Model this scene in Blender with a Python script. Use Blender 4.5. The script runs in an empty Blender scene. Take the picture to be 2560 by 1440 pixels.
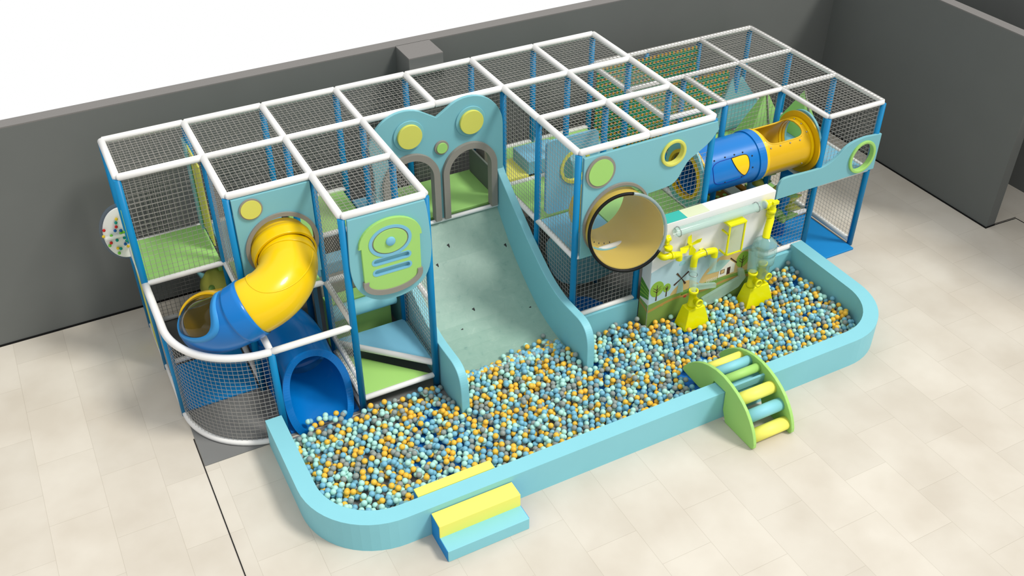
import bpy, bmesh, math, random
import numpy as np
from mathutils import Vector, Matrix
random.seed(7); rng = np.random.default_rng(11)
PI = math.pi
A = 1.22; B = 1.2075
ZT = 3.55; ZR = 2.96; ZD = 1.69
sc = bpy.context.scene
COL = sc.collection

# ---------------------------------------------------------------- materials
def lin(c):
    return tuple((v/255/12.92 if v/255 <= .04045 else ((v/255+.055)/1.055)**2.4) for v in c) + (1,)
MATS = {}
def mat(name, rgb, rough=.5, metal=0, noise=0, nscale=6, alpha=1, trans=0, coat=0, bump=0, ior=1.45):
    m = bpy.data.materials.new(name); m.use_nodes = True
    nt = m.node_tree; b = nt.nodes['Principled BSDF']
    col = lin(rgb)
    b.inputs['Base Color'].default_value = col
    b.inputs['Roughness'].default_value = rough
    b.inputs['Metallic'].default_value = metal
    b.inputs['Alpha'].default_value = alpha
    b.inputs['Transmission Weight'].default_value = trans
    b.inputs['Coat Weight'].default_value = coat
    b.inputs['IOR'].default_value = ior
    b.inputs['Specular IOR Level'].default_value = .32
    if noise or bump:
        tc = nt.nodes.new('ShaderNodeTexCoord'); n = nt.nodes.new('ShaderNodeTexNoise')
        n.inputs['Scale'].default_value = nscale; n.inputs['Detail'].default_value = 5
        nt.links.new(tc.outputs['Object'], n.inputs['Vector'])
        if noise:
            mx = nt.nodes.new('ShaderNodeMix'); mx.data_type = 'RGBA'
            mx.inputs[6].default_value = tuple(max(0, c*(1-noise)) for c in col[:3])+(1,)
            mx.inputs[7].default_value = tuple(min(1, c*(1+noise)) for c in col[:3])+(1,)
            nt.links.new(n.outputs['Fac'], mx.inputs[0]); nt.links.new(mx.outputs[2], b.inputs['Base Color'])
        if bump:
            bp = nt.nodes.new('ShaderNodeBump'); bp.inputs['Strength'].default_value = bump
            nt.links.new(n.outputs['Fac'], bp.inputs['Height']); nt.links.new(bp.outputs['Normal'], b.inputs['Normal'])
    MATS[name] = m
    return m
M = {}
def dm(k, *a, **kw): M[k] = mat(k, *a, **kw)
dm('white_foam', (226,226,224), .45, noise=.03, nscale=3)
dm('post_blue', (0,123,176), .4, noise=.04)
dm('net_grey', (158,155,150), .6)
dm('lightblue', (122,182,192), .42, noise=.03, nscale=2)
dm('lightblue_soft', (130,196,208), .5, noise=.04, nscale=2)
dm('deck_blue', (120,182,208), .5, noise=.04, nscale=2)
dm('green', (160,212,122), .5, noise=.05, nscale=2)
dm('lime', (158,206,112), .5, noise=.03, nscale=2)
dm('yellow_soft', (208,208,98), .5, noise=.03, nscale=2)
dm('yellow_pad', (238,232,108), .5, noise=.03, nscale=2)
dm('taupe', (140,136,128), .6, noise=.05)
dm('olive_grey', (104,112,104), .7, noise=.06)
dm('tube_yellow', (232,192,2), .28, noise=.04, nscale=3, coat=.2)
dm('tube_amber', (214,170,8), .3, noise=.04, nscale=3, coat=.2)
dm('tube_blue', (0,112,190), .32, noise=.05, nscale=3, coat=.2)
dm('rim_blue', (50,140,205), .4)
dm('mat_blue', (20,132,200), .6, noise=.05, nscale=1.5)
dm('mat_deep', (14,104,184), .6, noise=.05, nscale=1.5)
dm('wood_mat', (170,152,70), .6)
dm('pump_yellow', (234,230,4), .32, coat=.2, noise=.02)
dm('black', (6,6,6), .5)
dm('dark', (40,40,42), .6)
dm('steel', (170,175,178), .3, metal=.9)
dm('pad_grey', (116,117,116), .8, noise=.06, nscale=2)
dm('wall_grey', (102,105,103), .85, noise=.05, nscale=1.2, bump=.03)
dm('wall_top', (118,116,114), .9, noise=.08, nscale=60)  # tone of the wall tops, lighter than the wall faces
dm('line_black', (8,8,8), .8)
dm('white_board', (232,232,232), .4)
dm('bronze', (204,178,84), .35, coat=.2)
dm('dark_blue_in', (14,44,150), .5)
dm('weave_green', (10,140,98), .5, noise=.1, nscale=9)
dm('weave_yellow', (222,164,40), .5, noise=.08, nscale=9)
dm('brown', (150,104,30), .6)
dm('teal', (60,180,170), .5)
dm('cream', (212,220,186), .5)
for k, c in dict(art_grass=(126,156,78), art_grass2=(112,158,66), art_path=(176,142,78), art_tan=(206,178,122), art_sky=(176,204,214),
                 art_tree=(138,178,66), art_trunk=(84,64,50), art_dark=(70,44,40), art_white=(226,224,214), art_roof=(160,196,190),
                 art_red=(176,60,50), art_stripe=(84,140,50), art_cloud=(150,196,206)).items(): dm(k, c, .5)
dm('bead_red', (196,30,30), .4); dm('bead_blue', (10,90,160), .4); dm('bead_green', (110,190,60), .4)
dm('bead_teal', (0,140,130), .4); dm('bead_yellow', (222,190,50), .4)
BALLC = dict(amber=(236,186,66), mint=(172,222,212), sky=(118,178,202), grey=(140,150,146))
for k, c in BALLC.items(): dm('ball_'+k, c, .38, noise=.03, nscale=20)

def clear(name, rgb, a, rough=.08):
    m = bpy.data.materials.new(name); m.use_nodes = True
    b = m.node_tree.nodes['Principled BSDF']
    b.inputs['Base Color'].default_value = lin(rgb); b.inputs['Roughness'].default_value = rough
    b.inputs['Alpha'].default_value = a
    M[name] = m
clear('clear_plastic', (190,222,214), .42)
clear('clear_jar', (160,206,202), .42)
clear('dome_glass', (150,165,160), .10, .12)
clear('pane', (196,206,160), .45)
clear('rim_clear', (150,168,170), .75)
clear('halo', (90,110,130), .35)
clear('smoke_pane', (70,62,20), .6)

def floor_material():
    m = bpy.data.materials.new('floor_tiles'); m.use_nodes = True
    nt = m.node_tree; b = nt.nodes['Principled BSDF']; L = nt.links.new
    tc = nt.nodes.new('ShaderNodeTexCoord'); mp = nt.nodes.new('ShaderNodeMapping')
    mp.inputs['Rotation'].default_value = (0, 0, PI/2); mp.inputs['Location'].default_value = (.2, .13, 0)
    L(tc.outputs['Object'], mp.inputs['Vector'])
    br = nt.nodes.new('ShaderNodeTexBrick')
    br.inputs['Scale'].default_value = 1; br.inputs['Mortar Size'].default_value = .004
    br.inputs['Mortar Smooth'].default_value = .5
    br.inputs['Brick Width'].default_value = 1.25; br.inputs['Row Height'].default_value = .78
    br.offset = .5
    br.inputs['Color1'].default_value = lin((206,200,188)); br.inputs['Color2'].default_value = lin((199,193,181))
    br.inputs['Mortar'].default_value = lin((184,177,164))
    L(mp.outputs[0], br.inputs['Vector'])
    n = nt.nodes.new('ShaderNodeTexNoise'); n.inputs['Scale'].default_value = .9; n.inputs['Detail'].default_value = 6
    L(tc.outputs['Object'], n.inputs['Vector'])
    cr = nt.nodes.new('ShaderNodeValToRGB')
    cr.color_ramp.elements[0].position = .35; cr.color_ramp.elements[0].color = lin((214,206,196))
    cr.color_ramp.elements[1].position = .65; cr.color_ramp.elements[1].color = (1,1,1,1)
    L(n.outputs['Fac'], cr.inputs['Fac'])
    mx = nt.nodes.new('ShaderNodeMix'); mx.data_type = 'RGBA'; mx.blend_type = 'MULTIPLY'
    mx.inputs[0].default_value = .38
    L(br.outputs['Color'], mx.inputs[6]); L(cr.outputs['Color'], mx.inputs[7]); L(mx.outputs[2], b.inputs['Base Color'])
    b.inputs['Roughness'].default_value = .55
    M['floor'] = m
floor_material()
def slide_material():
    m = bpy.data.materials.new('mottled_slide'); m.use_nodes = True
    nt = m.node_tree; b = nt.nodes['Principled BSDF']; L = nt.links.new
    tc = nt.nodes.new('ShaderNodeTexCoord')
    n = nt.nodes.new('ShaderNodeTexNoise'); n.inputs['Scale'].default_value = 7; n.inputs['Detail'].default_value = 9; n.inputs['Roughness'].default_value = .6
    n.inputs['Distortion'].default_value = .8
    L(tc.outputs['Object'], n.inputs['Vector'])
    cr = nt.nodes.new('ShaderNodeValToRGB'); e = cr.color_ramp.elements
    e[0].position = .22; e[0].color = lin((104,140,132)); e[1].position = .80; e[1].color = lin((158,184,168))
    k = e.new(.38); k.color = lin((134,166,152)); k = e.new(.62); k.color = lin((142,172,158))
    L(n.outputs['Fac'], cr.inputs['Fac']); L(cr.outputs['Color'], b.inputs['Base Color'])
    b.inputs['Roughness'].default_value = .45
    M['slide'] = m
slide_material()

# ---------------------------------------------------------------- mesh builder
class MB:
    def __init__(s): s.v = []; s.f = []; s.m = []; s.sm = []
    def add(s, vs, fs, mi=0, smooth=False):
        o = len(s.v); s.v += [tuple(map(float, v)) for v in vs]
        for f in fs: s.f.append(tuple(i+o for i in f)); s.m.append(mi); s.sm.append(smooth)
        return s
    def box(s, x0, x1, y0, y1, z0, z1, mi=0):
        x0, x1 = min(x0,x1), max(x0,x1); y0, y1 = min(y0,y1), max(y0,y1); z0, z1 = min(z0,z1), max(z0,z1)
        v = [(x,y,z) for z in (z0,z1) for y in (y0,y1) for x in (x0,x1)]
        return s.add(v, [(0,2,3,1),(4,5,7,6),(0,1,5,4),(2,6,7,3),(0,4,6,2),(1,3,7,5)], mi)
    def prism(s, poly, axis, a, b, mi=0):
        # convex or star-shaped outline; poly = 2D points in the two other axes (cyclic order x,y,z)
        def P(p, c):
            return (c, p[0], p[1]) if axis == 'x' else ((p[0], c, p[1]) if axis == 'y' else (p[0], p[1], c))
        n = len(poly); vs = [P(p, a) for p in poly] + [P(p, b) for p in poly]
        fs = [(i, (i+1) % n, n+(i+1) % n, n+i) for i in range(n)] + [tuple(range(n))[::-1], tuple(range(n, 2*n))]
        return s.add(vs, fs, mi)
    def tube(s, pts, r, n=12, closed=False, caps=True, smooth=True, mi=0, up=None):
        pts = [Vector(p) for p in pts]; N = len(pts)
        rs = r if isinstance(r, (list, tuple)) else [r]*N
        T = []
        for i in range(N):
            if closed: d = pts[(i+1) % N]-pts[i-1]
            else: d = pts[min(i+1, N-1)]-pts[max(i-1, 0)]
            T.append(d.normalized())
        ref = Vector(up) if up else (Vector((0,0,1)) if abs(T[0].z) < .9 else Vector((1,0,0)))
        u = (ref - T[0]*ref.dot(T[0])).normalized(); vs = []
        for i in range(N):
            if up: u = (ref - T[i]*ref.dot(T[i])).normalized()
            else: u = (u - T[i]*u.dot(T[i])).normalized()
            w = T[i].cross(u)
            for k in range(n):
                a = 2*PI*k/n + PI/n*(n == 4)
                vs.append(pts[i] + rs[i]*(math.cos(a)*u + math.sin(a)*w))
        fs = []
        for i in range(N if closed else N-1):
            for k in range(n):
                a = i*n+k; b = i*n+(k+1) % n; j = (i+1) % N
                fs.append((a, b, j*n+(k+1) % n, j*n+k))
        s.add(vs, fs, mi, smooth)
        if caps and not closed:
            o = len(s.v)-len(vs)
            s.f.append(tuple(o+k for k in range(n))[::-1]); s.m.append(mi); s.sm.append(False)
            s.f.append(tuple(o+(N-1)*n+k for k in range(n))); s.m.append(mi); s.sm.append(False)
        return s
    def lathe(s, prof, c, axis='z', n=32, mi=0, smooth=True, a0=0, a1=2*PI):
        # prof = [(radius, along-axis)], c = centre
        full = abs(a1-a0-2*PI) < 1e-6; k_ = n if full else n+1; vs = []
        for (r, h) in prof:
            for k in range(k_):
                a = a0+(a1-a0)*k/n; p = r*math.cos(a); q = r*math.sin(a)
                vs.append({'z': (c[0]+p, c[1]+q, c[2]+h), 'y': (c[0]+p, c[1]+h, c[2]+q), 'x': (c[0]+h, c[1]+p, c[2]+q)}[axis])
        fs = []
        for i in range(len(prof)-1):
            for k in range(n):
                b = (k+1) % k_
                fs.append((i*k_+k, i*k_+b, (i+1)*k_+b, (i+1)*k_+k))
        return s.add(vs, fs, mi, smooth)
    def disc(s, c, r, axis, t, n=40, mi=0, rx=None):
        rx = rx or r
        poly = [(rx*math.cos(2*PI*k/n), r*math.sin(2*PI*k/n)) for k in range(n)]
        i = 'xyz'.index(axis); o = [j for j in range(3) if j != i]
        poly = [(c[o[0]]+p[0], c[o[1]]+p[1]) for p in poly]
        return s.prism(poly, axis, c[i]-t/2, c[i]+t/2, mi)
    def mesh(s, name, mats):
        me = bpy.data.meshes.new(name); me.from_pydata(s.v, [], s.f)
        for m in mats: me.materials.append(m)
        me.polygons.foreach_set('material_index', s.m); me.polygons.foreach_set('use_smooth', s.sm)
        me.update()
        bm = bmesh.new(); bm.from_mesh(me); bmesh.ops.recalc_face_normals(bm, faces=bm.faces[:]); bm.to_mesh(me); bm.free()
        return me

def set_tags(o, label, cat, group=None, kind=None):
    if label: o['label'] = label
    if cat: o['category'] = cat
    if group: o['group'] = group
    if kind: o['kind'] = kind
def wpos(o):
    p = Vector((0,0,0))
    while o is not None: p = p + o.location; o = o.parent
    return p
def link(name, me, parent=None, origin=None):
    o = bpy.data.objects.new(name, me); COL.objects.link(o)
    co = np.empty(len(me.vertices)*3); me.vertices.foreach_get('co', co); co = co.reshape(-1, 3)
    mn, mx = co.min(0), co.max(0)
    org = Vector(origin) if origin else Vector(((mn[0]+mx[0])/2, (mn[1]+mx[1])/2, mn[2]))
    co -= np.array(org); me.vertices.foreach_set('co', co.ravel()); me.update()
    if parent: o.parent = parent; o.location = org - wpos(parent)
    else: o.location = org
    return o
def part(name, mb, m, parent, bevel=0, label=None, kind=None):
    ms = m if isinstance(m, list) else [m]
    me = mb.mesh(name, [M[k] for k in ms]) if isinstance(mb, MB) else mb
    if not isinstance(mb, MB):
        me.materials.clear()
        for k in ms: me.materials.append(M[k])
    o = link(name, me, parent)
    if bevel:
        b = o.modifiers.new('bevel', 'BEVEL'); b.width = bevel; b.segments = 2; b.limit_method = 'ANGLE'; b.angle_limit = math.radians(50)
    if label: o['label'] = label
    if kind: o['kind'] = kind
    return o
def single(name, mb, m, label, cat, group=None, bevel=0, kind=None):
    o = part(name, mb, m, None, bevel); set_tags(o, label, cat, group, kind); return o
def thing(name, label, cat, loc, group=None):
    o = bpy.data.objects.new(name, None); COL.objects.link(o); o.location = loc; o.empty_display_size = .2
    set_tags(o, label, cat, group); return o
def struct(name, mb, m, parent=None, bevel=0):
    o = part(name, mb, m, parent, bevel)
    if not parent: o['kind'] = 'structure'
    return o

def outline(loops, depth, axis, at, bev=0.0):
    """filled outline with holes; loops are 2D lists; returns mesh with thickness centred on 'at'."""
    cu = bpy.data.curves.new('tmp', 'CURVE'); cu.dimensions = '2D'; cu.fill_mode = 'BOTH'
    cu.extrude = depth/2; cu.bevel_depth = bev
    if bev: cu.extrude = max(depth/2-bev, .001); cu.bevel_resolution = 1; cu.offset = -bev
    for lp in loops:
        sp = cu.splines.new('POLY'); sp.points.add(len(lp)-1)
        for i, p in enumerate(lp): sp.points[i].co = (p[0], p[1], 0, 1)
        sp.use_cyclic_u = True
    ob = bpy.data.objects.new('tmp', cu); COL.objects.link(ob)
    dg = bpy.context.evaluated_depsgraph_get(); dg.update()
    me = bpy.data.meshes.new_from_object(ob.evaluated_get(dg))
    bpy.data.objects.remove(ob); bpy.data.curves.remove(cu)
    if axis == 'y': T = Matrix(((1,0,0,0),(0,0,1,at),(0,1,0,0),(0,0,0,1)))
    elif axis == 'x': T = Matrix(((0,0,1,at),(1,0,0,0),(0,1,0,0),(0,0,0,1)))
    else: T = Matrix.Translation((0,0,at))
    me.transform(T)
    bm = bmesh.new(); bm.from_mesh(me); bmesh.ops.remove_doubles(bm, verts=bm.verts[:], dist=1e-5)
    bmesh.ops.recalc_face_normals(bm, faces=bm.faces[:]); bm.to_mesh(me); bm.free()
    for p in me.polygons: p.use_smooth = False
    return me
def circ(cx, cy, r, n=48, ry=None, a0=0, a1=2*PI):
    ry = ry or r; full = abs(a1-a0-2*PI) < 1e-6
    return [(cx+r*math.cos(a0+(a1-a0)*k/(n if full else n-1)), cy+ry*math.sin(a0+(a1-a0)*k/(n if full else n-1))) for k in range(n)]
def smooth2(pts, it=2, closed=True):
    for _ in range(it):
        q = []; n = len(pts)
        rng_ = range(n) if closed else range(n-1)
        if not closed: q.append(pts[0])
        for i in rng_:
            a, b = pts[i], pts[(i+1) % n]
            q.append((a[0]*.75+b[0]*.25, a[1]*.75+b[1]*.25)); q.append((a[0]*.25+b[0]*.75, a[1]*.25+b[1]*.75))
        if not closed: q.append(pts[-1])
        pts = q
    return pts

# ---------------------------------------------------------------- nets
WIRE = .0034
def net_mb(P0, U, V, su=.077, r=WIRE):
    """rectangular net from corner P0 spanned by vectors U and V"""
    mb = MB(); P0 = Vector(P0); U = Vector(U); V = Vector(V)
    N = U.cross(V).normalized()
    nu = max(2, round(U.length/su)); nv = max(2, round(V.length/su))
    def wire(a, b, off):
        d = (b-a).normalized(); s1 = N*r; s2 = d.cross(N).normalized()*r; o = N*off
        vs = [a+o+s1, a+o+s2, a+o-s1, a+o-s2, b+o+s1, b+o+s2, b+o-s1, b+o-s2]
        mb.add(vs, [(0,1,5,4),(1,2,6,5),(2,3,7,6),(3,0,4,7)], 0, True)
    for i in range(nu+1): wire(P0+U*(i/nu), P0+U*(i/nu)+V, r*.8)
    for j in range(nv+1): wire(P0+V*(j/nv), P0+V*(j/nv)+U, -r*.8)
    return mb

# ================================================================= SETTING
struct('floor', MB().box(-14, 24, -16, .62, -.1, 0), 'floor')
w = MB().box(-14, 17, .62, .87, 0, 3.77).box(4.99, 5.61, .04, .62, 0, 3.77)
wb = struct('wall_back', w, 'wall_grey')
struct('top_layer', MB().box(-14, 17, .62, .87, 3.77, 3.79).box(4.99, 5.61, .04, .63, 3.77, 3.79), 'wall_top', wb)  # thin layer along the wall tops, in the lighter tone
wr = struct('wall_right', MB().box(14.93, 15.16, -4.43, .62, 0, 3.71), 'wall_grey')
struct('top_layer', MB().box(14.93, 15.16, -4.43, .62, 3.71, 3.73), 'wall_top', wr)
wo = struct('wall_outer', MB().box(16.65, 16.9, -9, .62, 0, 5.6), 'wall_grey')
t = MB().box(-14, 4.97, .60, .62, 0, .03).box(5.63, 14.93, .60, .62, 0, .03)
struct('baseboard_back', t, 'line_black')
struct('baseboard_right', MB().box(14.905, 14.93, -4.43, .60, 0, .02).box(14.905, 15.16, -4.45, -4.43, 0, .02), 'line_black')
t = MB().tube([(15.16,-4.44,.004),(15.72,-4.47,.004),(15.74,-5.0,.004),(15.7,-9,.004)], .009, 4).tube([(15.16,-4.41,.004),(15.74,-4.44,.004)], .006, 4)
t.tube([(-.015,-3.0,.004),(-.015,-12,.004)], .009, 4).tube([(-.02,.1,.004),(-.02,.6,.004)], .009, 4)
struct('trim_1', t, 'line_black')

# ================================================================= FLOOR PAD AND MATS
single('floor_pad', MB().box(0.0, 10.95, -3.62, .02, 0, .012), 'pad_grey', 'dark grey floor pad spread under the whole play structure', 'floor pad')
single('floor_mat', MB().box(.06, 1.16, -2.38, -1.26, .012, .05), 'mat_blue', 'blue floor mat inside the curved netted corner', 'mat', 'blue floor mats', .01)
single('floor_mat', MB().box(11.03, 12.14, -3.8, -2.46, 0, .04), 'mat_blue', 'blue floor mat under the right end bay, reaching outside the posts', 'mat', 'blue floor mats', .01)
single('floor_mat', MB().box(8.7, 10.93, -3.58, -2.46, .012, .05), 'mat_blue', 'blue floor mat behind the right lower net, below the yellow tunnel', 'mat', 'blue floor mats', .01)
single('floor_mat', MB().prism(smooth2([(6.2,-3.55),(7.1,-3.55),(7.05,-2.9),(6.6,-2.6),(6.2,-2.7)],1), 'z', .012, .07), 'mat_deep', 'deep blue floor mat behind the net under the green-dotted panel', 'mat', 'blue floor mats')
single('floor_mat', MB().box(1.3, 2.38, -3.58, -1.3, .012, .05), 'mat_deep', 'deep blue floor mat beneath the spiral tube slide', 'mat', 'blue floor mats')

# ================================================================= FRAMES
def post(parent, i, j, z0, z1, r=.052, dx=0, dy=0):
    x, y = i*A+dx, -j*B+dy
    mb = MB().tube([(x,y,z0),(x,y,z1)], r, 16)
    return part('post', mb, 'post_blue', parent)
def rail(parent, p, q, r=.054, name='rail'):
    p = Vector(p); q = Vector(q); d = (q-p).normalized()
    mb = MB().tube([p-d*.0, p+d*.02, q-d*.02, q], [r*.55, r, r, r*.55], 16)
    return part(name, mb, 'white_foam', parent)
def N(i, j, z): return (i*A, -j*B, z)
def cellnet(parent, a, b, c, **k):
    """net spanned by nodes a->b and a->c"""
    a, b, c = Vector(a), Vector(b), Vector(c)
    u = (b-a).normalized()*.0; 
    return part('net', net_mb(a, b-a, c-a, **k), 'net_grey', parent)

FM = thing('play_frame', 'large netted play frame of blue posts and white rails, seven bays long', 'play structure', (0, 0, 0))
for i in range(8):
    for j in (0, 1):
        if (i, j) == (4, 1): continue
        post(FM, i, j, 0, ZT-.03)
for i in (1, 2, 3, 5, 6, 7): post(FM, i, 2, 0, ZT-.03)
for i in (2, 3, 5, 7): post(FM, i, 3, 0, ZT-.03)
post(FM, 6, 3, 0, ZD)
for j, cells in ((0, range(7)), (1, range(7)), (2, (1, 2, 5, 6)), (3, (2, 5, 6))):
    for i in cells: rail(FM, N(i, j, ZT), N(i+1, j, ZT))
for i, cells in ((0, (0,)), (1, (0, 1)), (2, (0, 1, 2)), (3, (0, 1, 2)), (4, (0,)), (5, (0, 1, 2)), (6, (0, 1, 2)), (7, (0, 1, 2))):
    for j in cells: rail(FM, N(i, j, ZT), N(i, j+1, ZT))
# middle rails
for a, b in (((0,0),(1,0)), ((0,0),(0,1)), ((0,1),(1,1)), ((1,1),(1,2)), ((2,2),(2,3)), ((2,2),(3,2)), ((3,2),(3,3)), ((5,1),(5,2)), ((5,2),(5,3)), ((5,3),(6,3)), ((6,3),(7,3)),
             ((7,1),(7,2)), ((7,2),(7,3)), ((1,0),(2,0)), ((2,0),(3,0)), ((5,0),(6,0)), ((6,0),(7,0)), ((1,2),(2,2)), ((1,1),(2,1)), ((5,1),(6,1)), ((6,1),(7,1)), ((2,1),(3,1))):
    rail(FM, N(*a, ZD), N(*b, ZD), .045)
rail(FM, (3*A+.2, -B-.10, 1.43), (5*A-.12, -B-.10, 1.43), .034)
# floor rails
for a, b, z in (((0,0),(1,0),.07), ((0,1),(1,1),.09), ((0,0),(0,1),.07), ((0,1),(0,2),.09), ((1,1),(2,1),.09), ((1,1),(1,2),.09), ((2,2),(2,3),.1), ((2,2),(2,3),.33), ((2,2),(2,3),.62), ((5,3),(6,3),.5), ((5,2),(5,3),.5)):
    rail(FM, N(*a, z), N(*b, z), .042)
# diagonal lip of the stair tower
rail(FM, (2*A+.03, -3*B, .27), (3*A-.03, -3*B, .27), .045)
rail(FM, (2*A+.02, -2*B-.04, .50), (3*A-.02, -3*B+.02, .50), .05)
# nets of the main frame
for i in range(7): cellnet(FM, N(i,0,ZT+.0), N(i+1,0,ZT), N(i,1,ZT))
for i in (1, 2, 5, 6): cellnet(FM, N(i,1,ZT), N(i+1,1,ZT), N(i,2,ZT))
for i in (2, 5, 6): cellnet(FM, N(i,2,ZT), N(i+1,2,ZT), N(i,3,ZT))
for i in range(7):
    zl = 1.42 if i in (3,4) else ZD-.1
    cellnet(FM, N(i,0,zl), N(i+1,0,zl), N(i,0,ZT))
cellnet(FM, N(0,0,.1), N(1,0,.1), N(0,0,ZD))
cellnet(FM, N(0,1,ZD), N(1,1,ZD), N(0,1,ZT))
cellnet(FM, N(1,1,ZD), N(1,2,ZD), N(1,1,ZT))
cellnet(FM, N(2,2,ZD), N(2,3,ZD), N(2,2,ZT)); cellnet(FM, N(2,2,.1), N(2,3,.1), N(2,2,ZD))
cellnet(FM, N(3,2,ZD), N(3,3,ZD), N(3,2,ZT)); cellnet(FM, N(3,2,.5), N(3,3,.5), N(3,2,ZD))
cellnet(FM, N(3,1,ZD), N(3,2,ZD), N(3,1,ZT))
for j in (1, 2):
    cellnet(FM, N(5,j,ZD), N(5,j+1,ZD), N(5,j,ZT))
    cellnet(FM, N(5,j,.5), N(5,j+1,.5), N(5,j,ZD))
cellnet(FM, N(5,3,.55), N(6,3,.55), N(5,3,ZD-.03))
cellnet(FM, (6*A+.08,-3*B,ZD), (7*A,-3*B,ZD), (6*A+.08,-3*B,2.95))

FR = thing('play_frame', 'lower netted play frame at the far right with mesh-covered white rails', 'play structure', (8*A, 0, 0))
for i, j in ((8,0),(8,1),(8,2),(9,0),(9,1),(9,2),(9,3),(10,0),(10,1),(10,2),(10,3)): post(FR, i, j, 0, ZR-.03)
for j, cells in ((0, (7,8,9)), (1, (7,8,9)), (2, (7,8,9)), (3, (9,))):
    for i in cells: rail(FR, N(i,j,ZR), N(i+1,j,ZR), .046)
for i, cells in ((7,(0,1)), (8,(1,)), (9,(0,1,2)), (10,(0,1,2))):
    for j in cells: rail(FR, N(i,j,ZR), N(i,j+1,ZR), .046)
for a, b in (((9,2),(9,3)), ((9,3),(10,3)), ((10,2),(10,3)), ((9,2),(10,2)), ((10,1),(10,2)), ((10,0),(10,1)), ((8,1),(8,2)), ((8,2),(9,2)), ((9,1),(9,2))):
    rail(FR, N(*a, ZD-.05), N(*b, ZD-.05), .045)
for a, b in (((10,2),(10,3)), ((10,1),(10,2)), ((9,2),(10,2))): rail(FR, N(*a, .09), N(*b, .09), .05)
rail(FR, (7*A+.05, -3*B, .45), (9*A-.03, -3*B, .45), .05)
for i, j in ((7,0),(8,0),(7,1),(8,1),(9,0),(9,1),(9,2)): cellnet(FR, N(i,j,ZR+.05), N(i+1,j,ZR+.05), N(i,j+1,ZR+.05), su=.074)
cellnet(FR, N(9,0,1.6), N(10,0,1.6), N(9,0,ZR))
cellnet(FR, N(7,2,ZD), N(8,2,ZD), N(7,2,ZR)); cellnet(FR, N(8,2,ZD), N(9,2,ZD), N(8,2,ZR))
for j in (0,1,2): cellnet(FR, N(10,j,ZD), N(10,j+1,ZD), N(10,j,ZR))
for j in (1,2): cellnet(FR, N(10,j,.12), N(10,j+1,.12), N(10,j,ZD-.1))
cellnet(FR, N(9,3,ZD), N(10,3,ZD), N(9,3,ZR))
cellnet(FR, N(8,3,.47), N(9,3,.47), N(8,3,1.7)); cellnet(FR, N(7,3,.47), N(8,3,.47), N(7,3,1.7))

# curved corner fence
CF = thing('curved_fence', 'curved corner fence of grey net with white handrail around the spiral slide', 'fence', (.6, -3.0, 0))
CR = B; cx0, cy0 = A, -2*B
arc = [(cx0-A*math.cos(t), cy0-CR*math.sin(t)) for t in np.linspace(0, PI/2, 25)]
part('handrail', MB().tube([(0,-B,ZD),(0,-B-.4,ZD)]+[(x,y,ZD) for x, y in arc], .056, 16), 'white_foam', CF)
part('handrail', MB().tube([(A-.02,-3*B,ZD),(A+.2,-3*B,ZD),(2*A-.1,-3*B,ZD),(2*A-.02,-3*B,ZD)], [.05,.052,.05,.02], 16), 'white_foam', CF)
part('handrail', MB().tube([(A,-2*B-.03,ZD),(A,-3*B,ZD)], .05, 16), 'white_foam', CF)
part('bottom_rail', MB().tube([(x,y,.05) for x, y in arc], .045, 14), 'white_foam', CF)
part('post', MB().tube([(0,-2*B,0),(0,-2*B,ZD)], .05, 16), 'post_blue', CF)
part('post', MB().tube([(A,-3*B,0),(A,-3*B,ZD)], .052, 16), 'post_blue', CF)
nm = MB(); L_ = 1.9; nn = 27
for k in range(nn+1):
    t = PI/2*k/nn; x, y = cx0-A*math.cos(t), cy0-CR*math.sin(t)
    nm.tube([(x,y,.06),(x,y,ZD)], WIRE, 4, caps=False)
for k in range(23):
    z = .09+1.58*k/22
    nm.tube([(x,y,z) for x, y in arc], WIRE, 4, caps=False)
part('net', nm, 'net_grey', CF)
part('net', net_mb((0,-B,.1), (0,-B,0), (0,0,ZD-.1)), 'net_grey', CF)

# ================================================================= DECKS
def deck(x0, x1, y0, y1, z, m, label, t=.06):
    return single('deck', MB().box(x0, x1, y0, y1, z-t, z), m, label, 'platform', 'raised platforms', .012)
deck(.05, 1.17, -1.17, -.03, 1.74, 'green', 'green padded platform in the far left upper bay behind the net')
deck(1.27, 2.39, -1.17, -.03, 1.70, 'deck_blue', 'light blue platform in the second bay from the left')
deck(1.27, 2.39, -2.37, -1.23, 1.70, 'green', 'green platform right behind the spiral slide entrance panel')
deck(2.5, 3.58, -1.17, -.03, 1.70, 'green', 'green platform seen through the nets of the third bay, behind the stair tower')
deck(3.72, 4.36, -1.18, -.03, 1.45, 'deck_blue', 'light blue platform just left of the green one behind the arches')
deck(4.38, 6.04, -1.18, -.03, 1.45, 'green', 'green platform behind the two arches at the top of the wide slide')
deck(6.16, 8.48, -1.18, -.03, 1.69, 'green', 'green platform along the back of the right tall section')
deck(6.16, 8.48, -2.40, -1.2, 1.69, 'green', 'green platform in the middle row of the right tall section')
deck(6.16, 7.1, -3.58, -2.42, 1.69, 'deck_blue', 'light blue platform just behind the big green-dotted panel')
deck(7.12, 8.48, -3.58, -2.42, 1.69, 'green', 'green platform behind the porthole end of the big panel')
deck(9.8, 10.93, -2.38, -1.0, 1.66, 'green', 'green platform in the low right frame beneath the foam peaks')
deck(11.03, 12.15, -3.58, -1.24, 1.66, 'deck_blue', 'light blue platform in the rightmost bay behind the wavy panel')
deck(11.03, 12.15, -1.2, -.04, 1.66, 'green', 'green platform in the back right corner bay')
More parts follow.
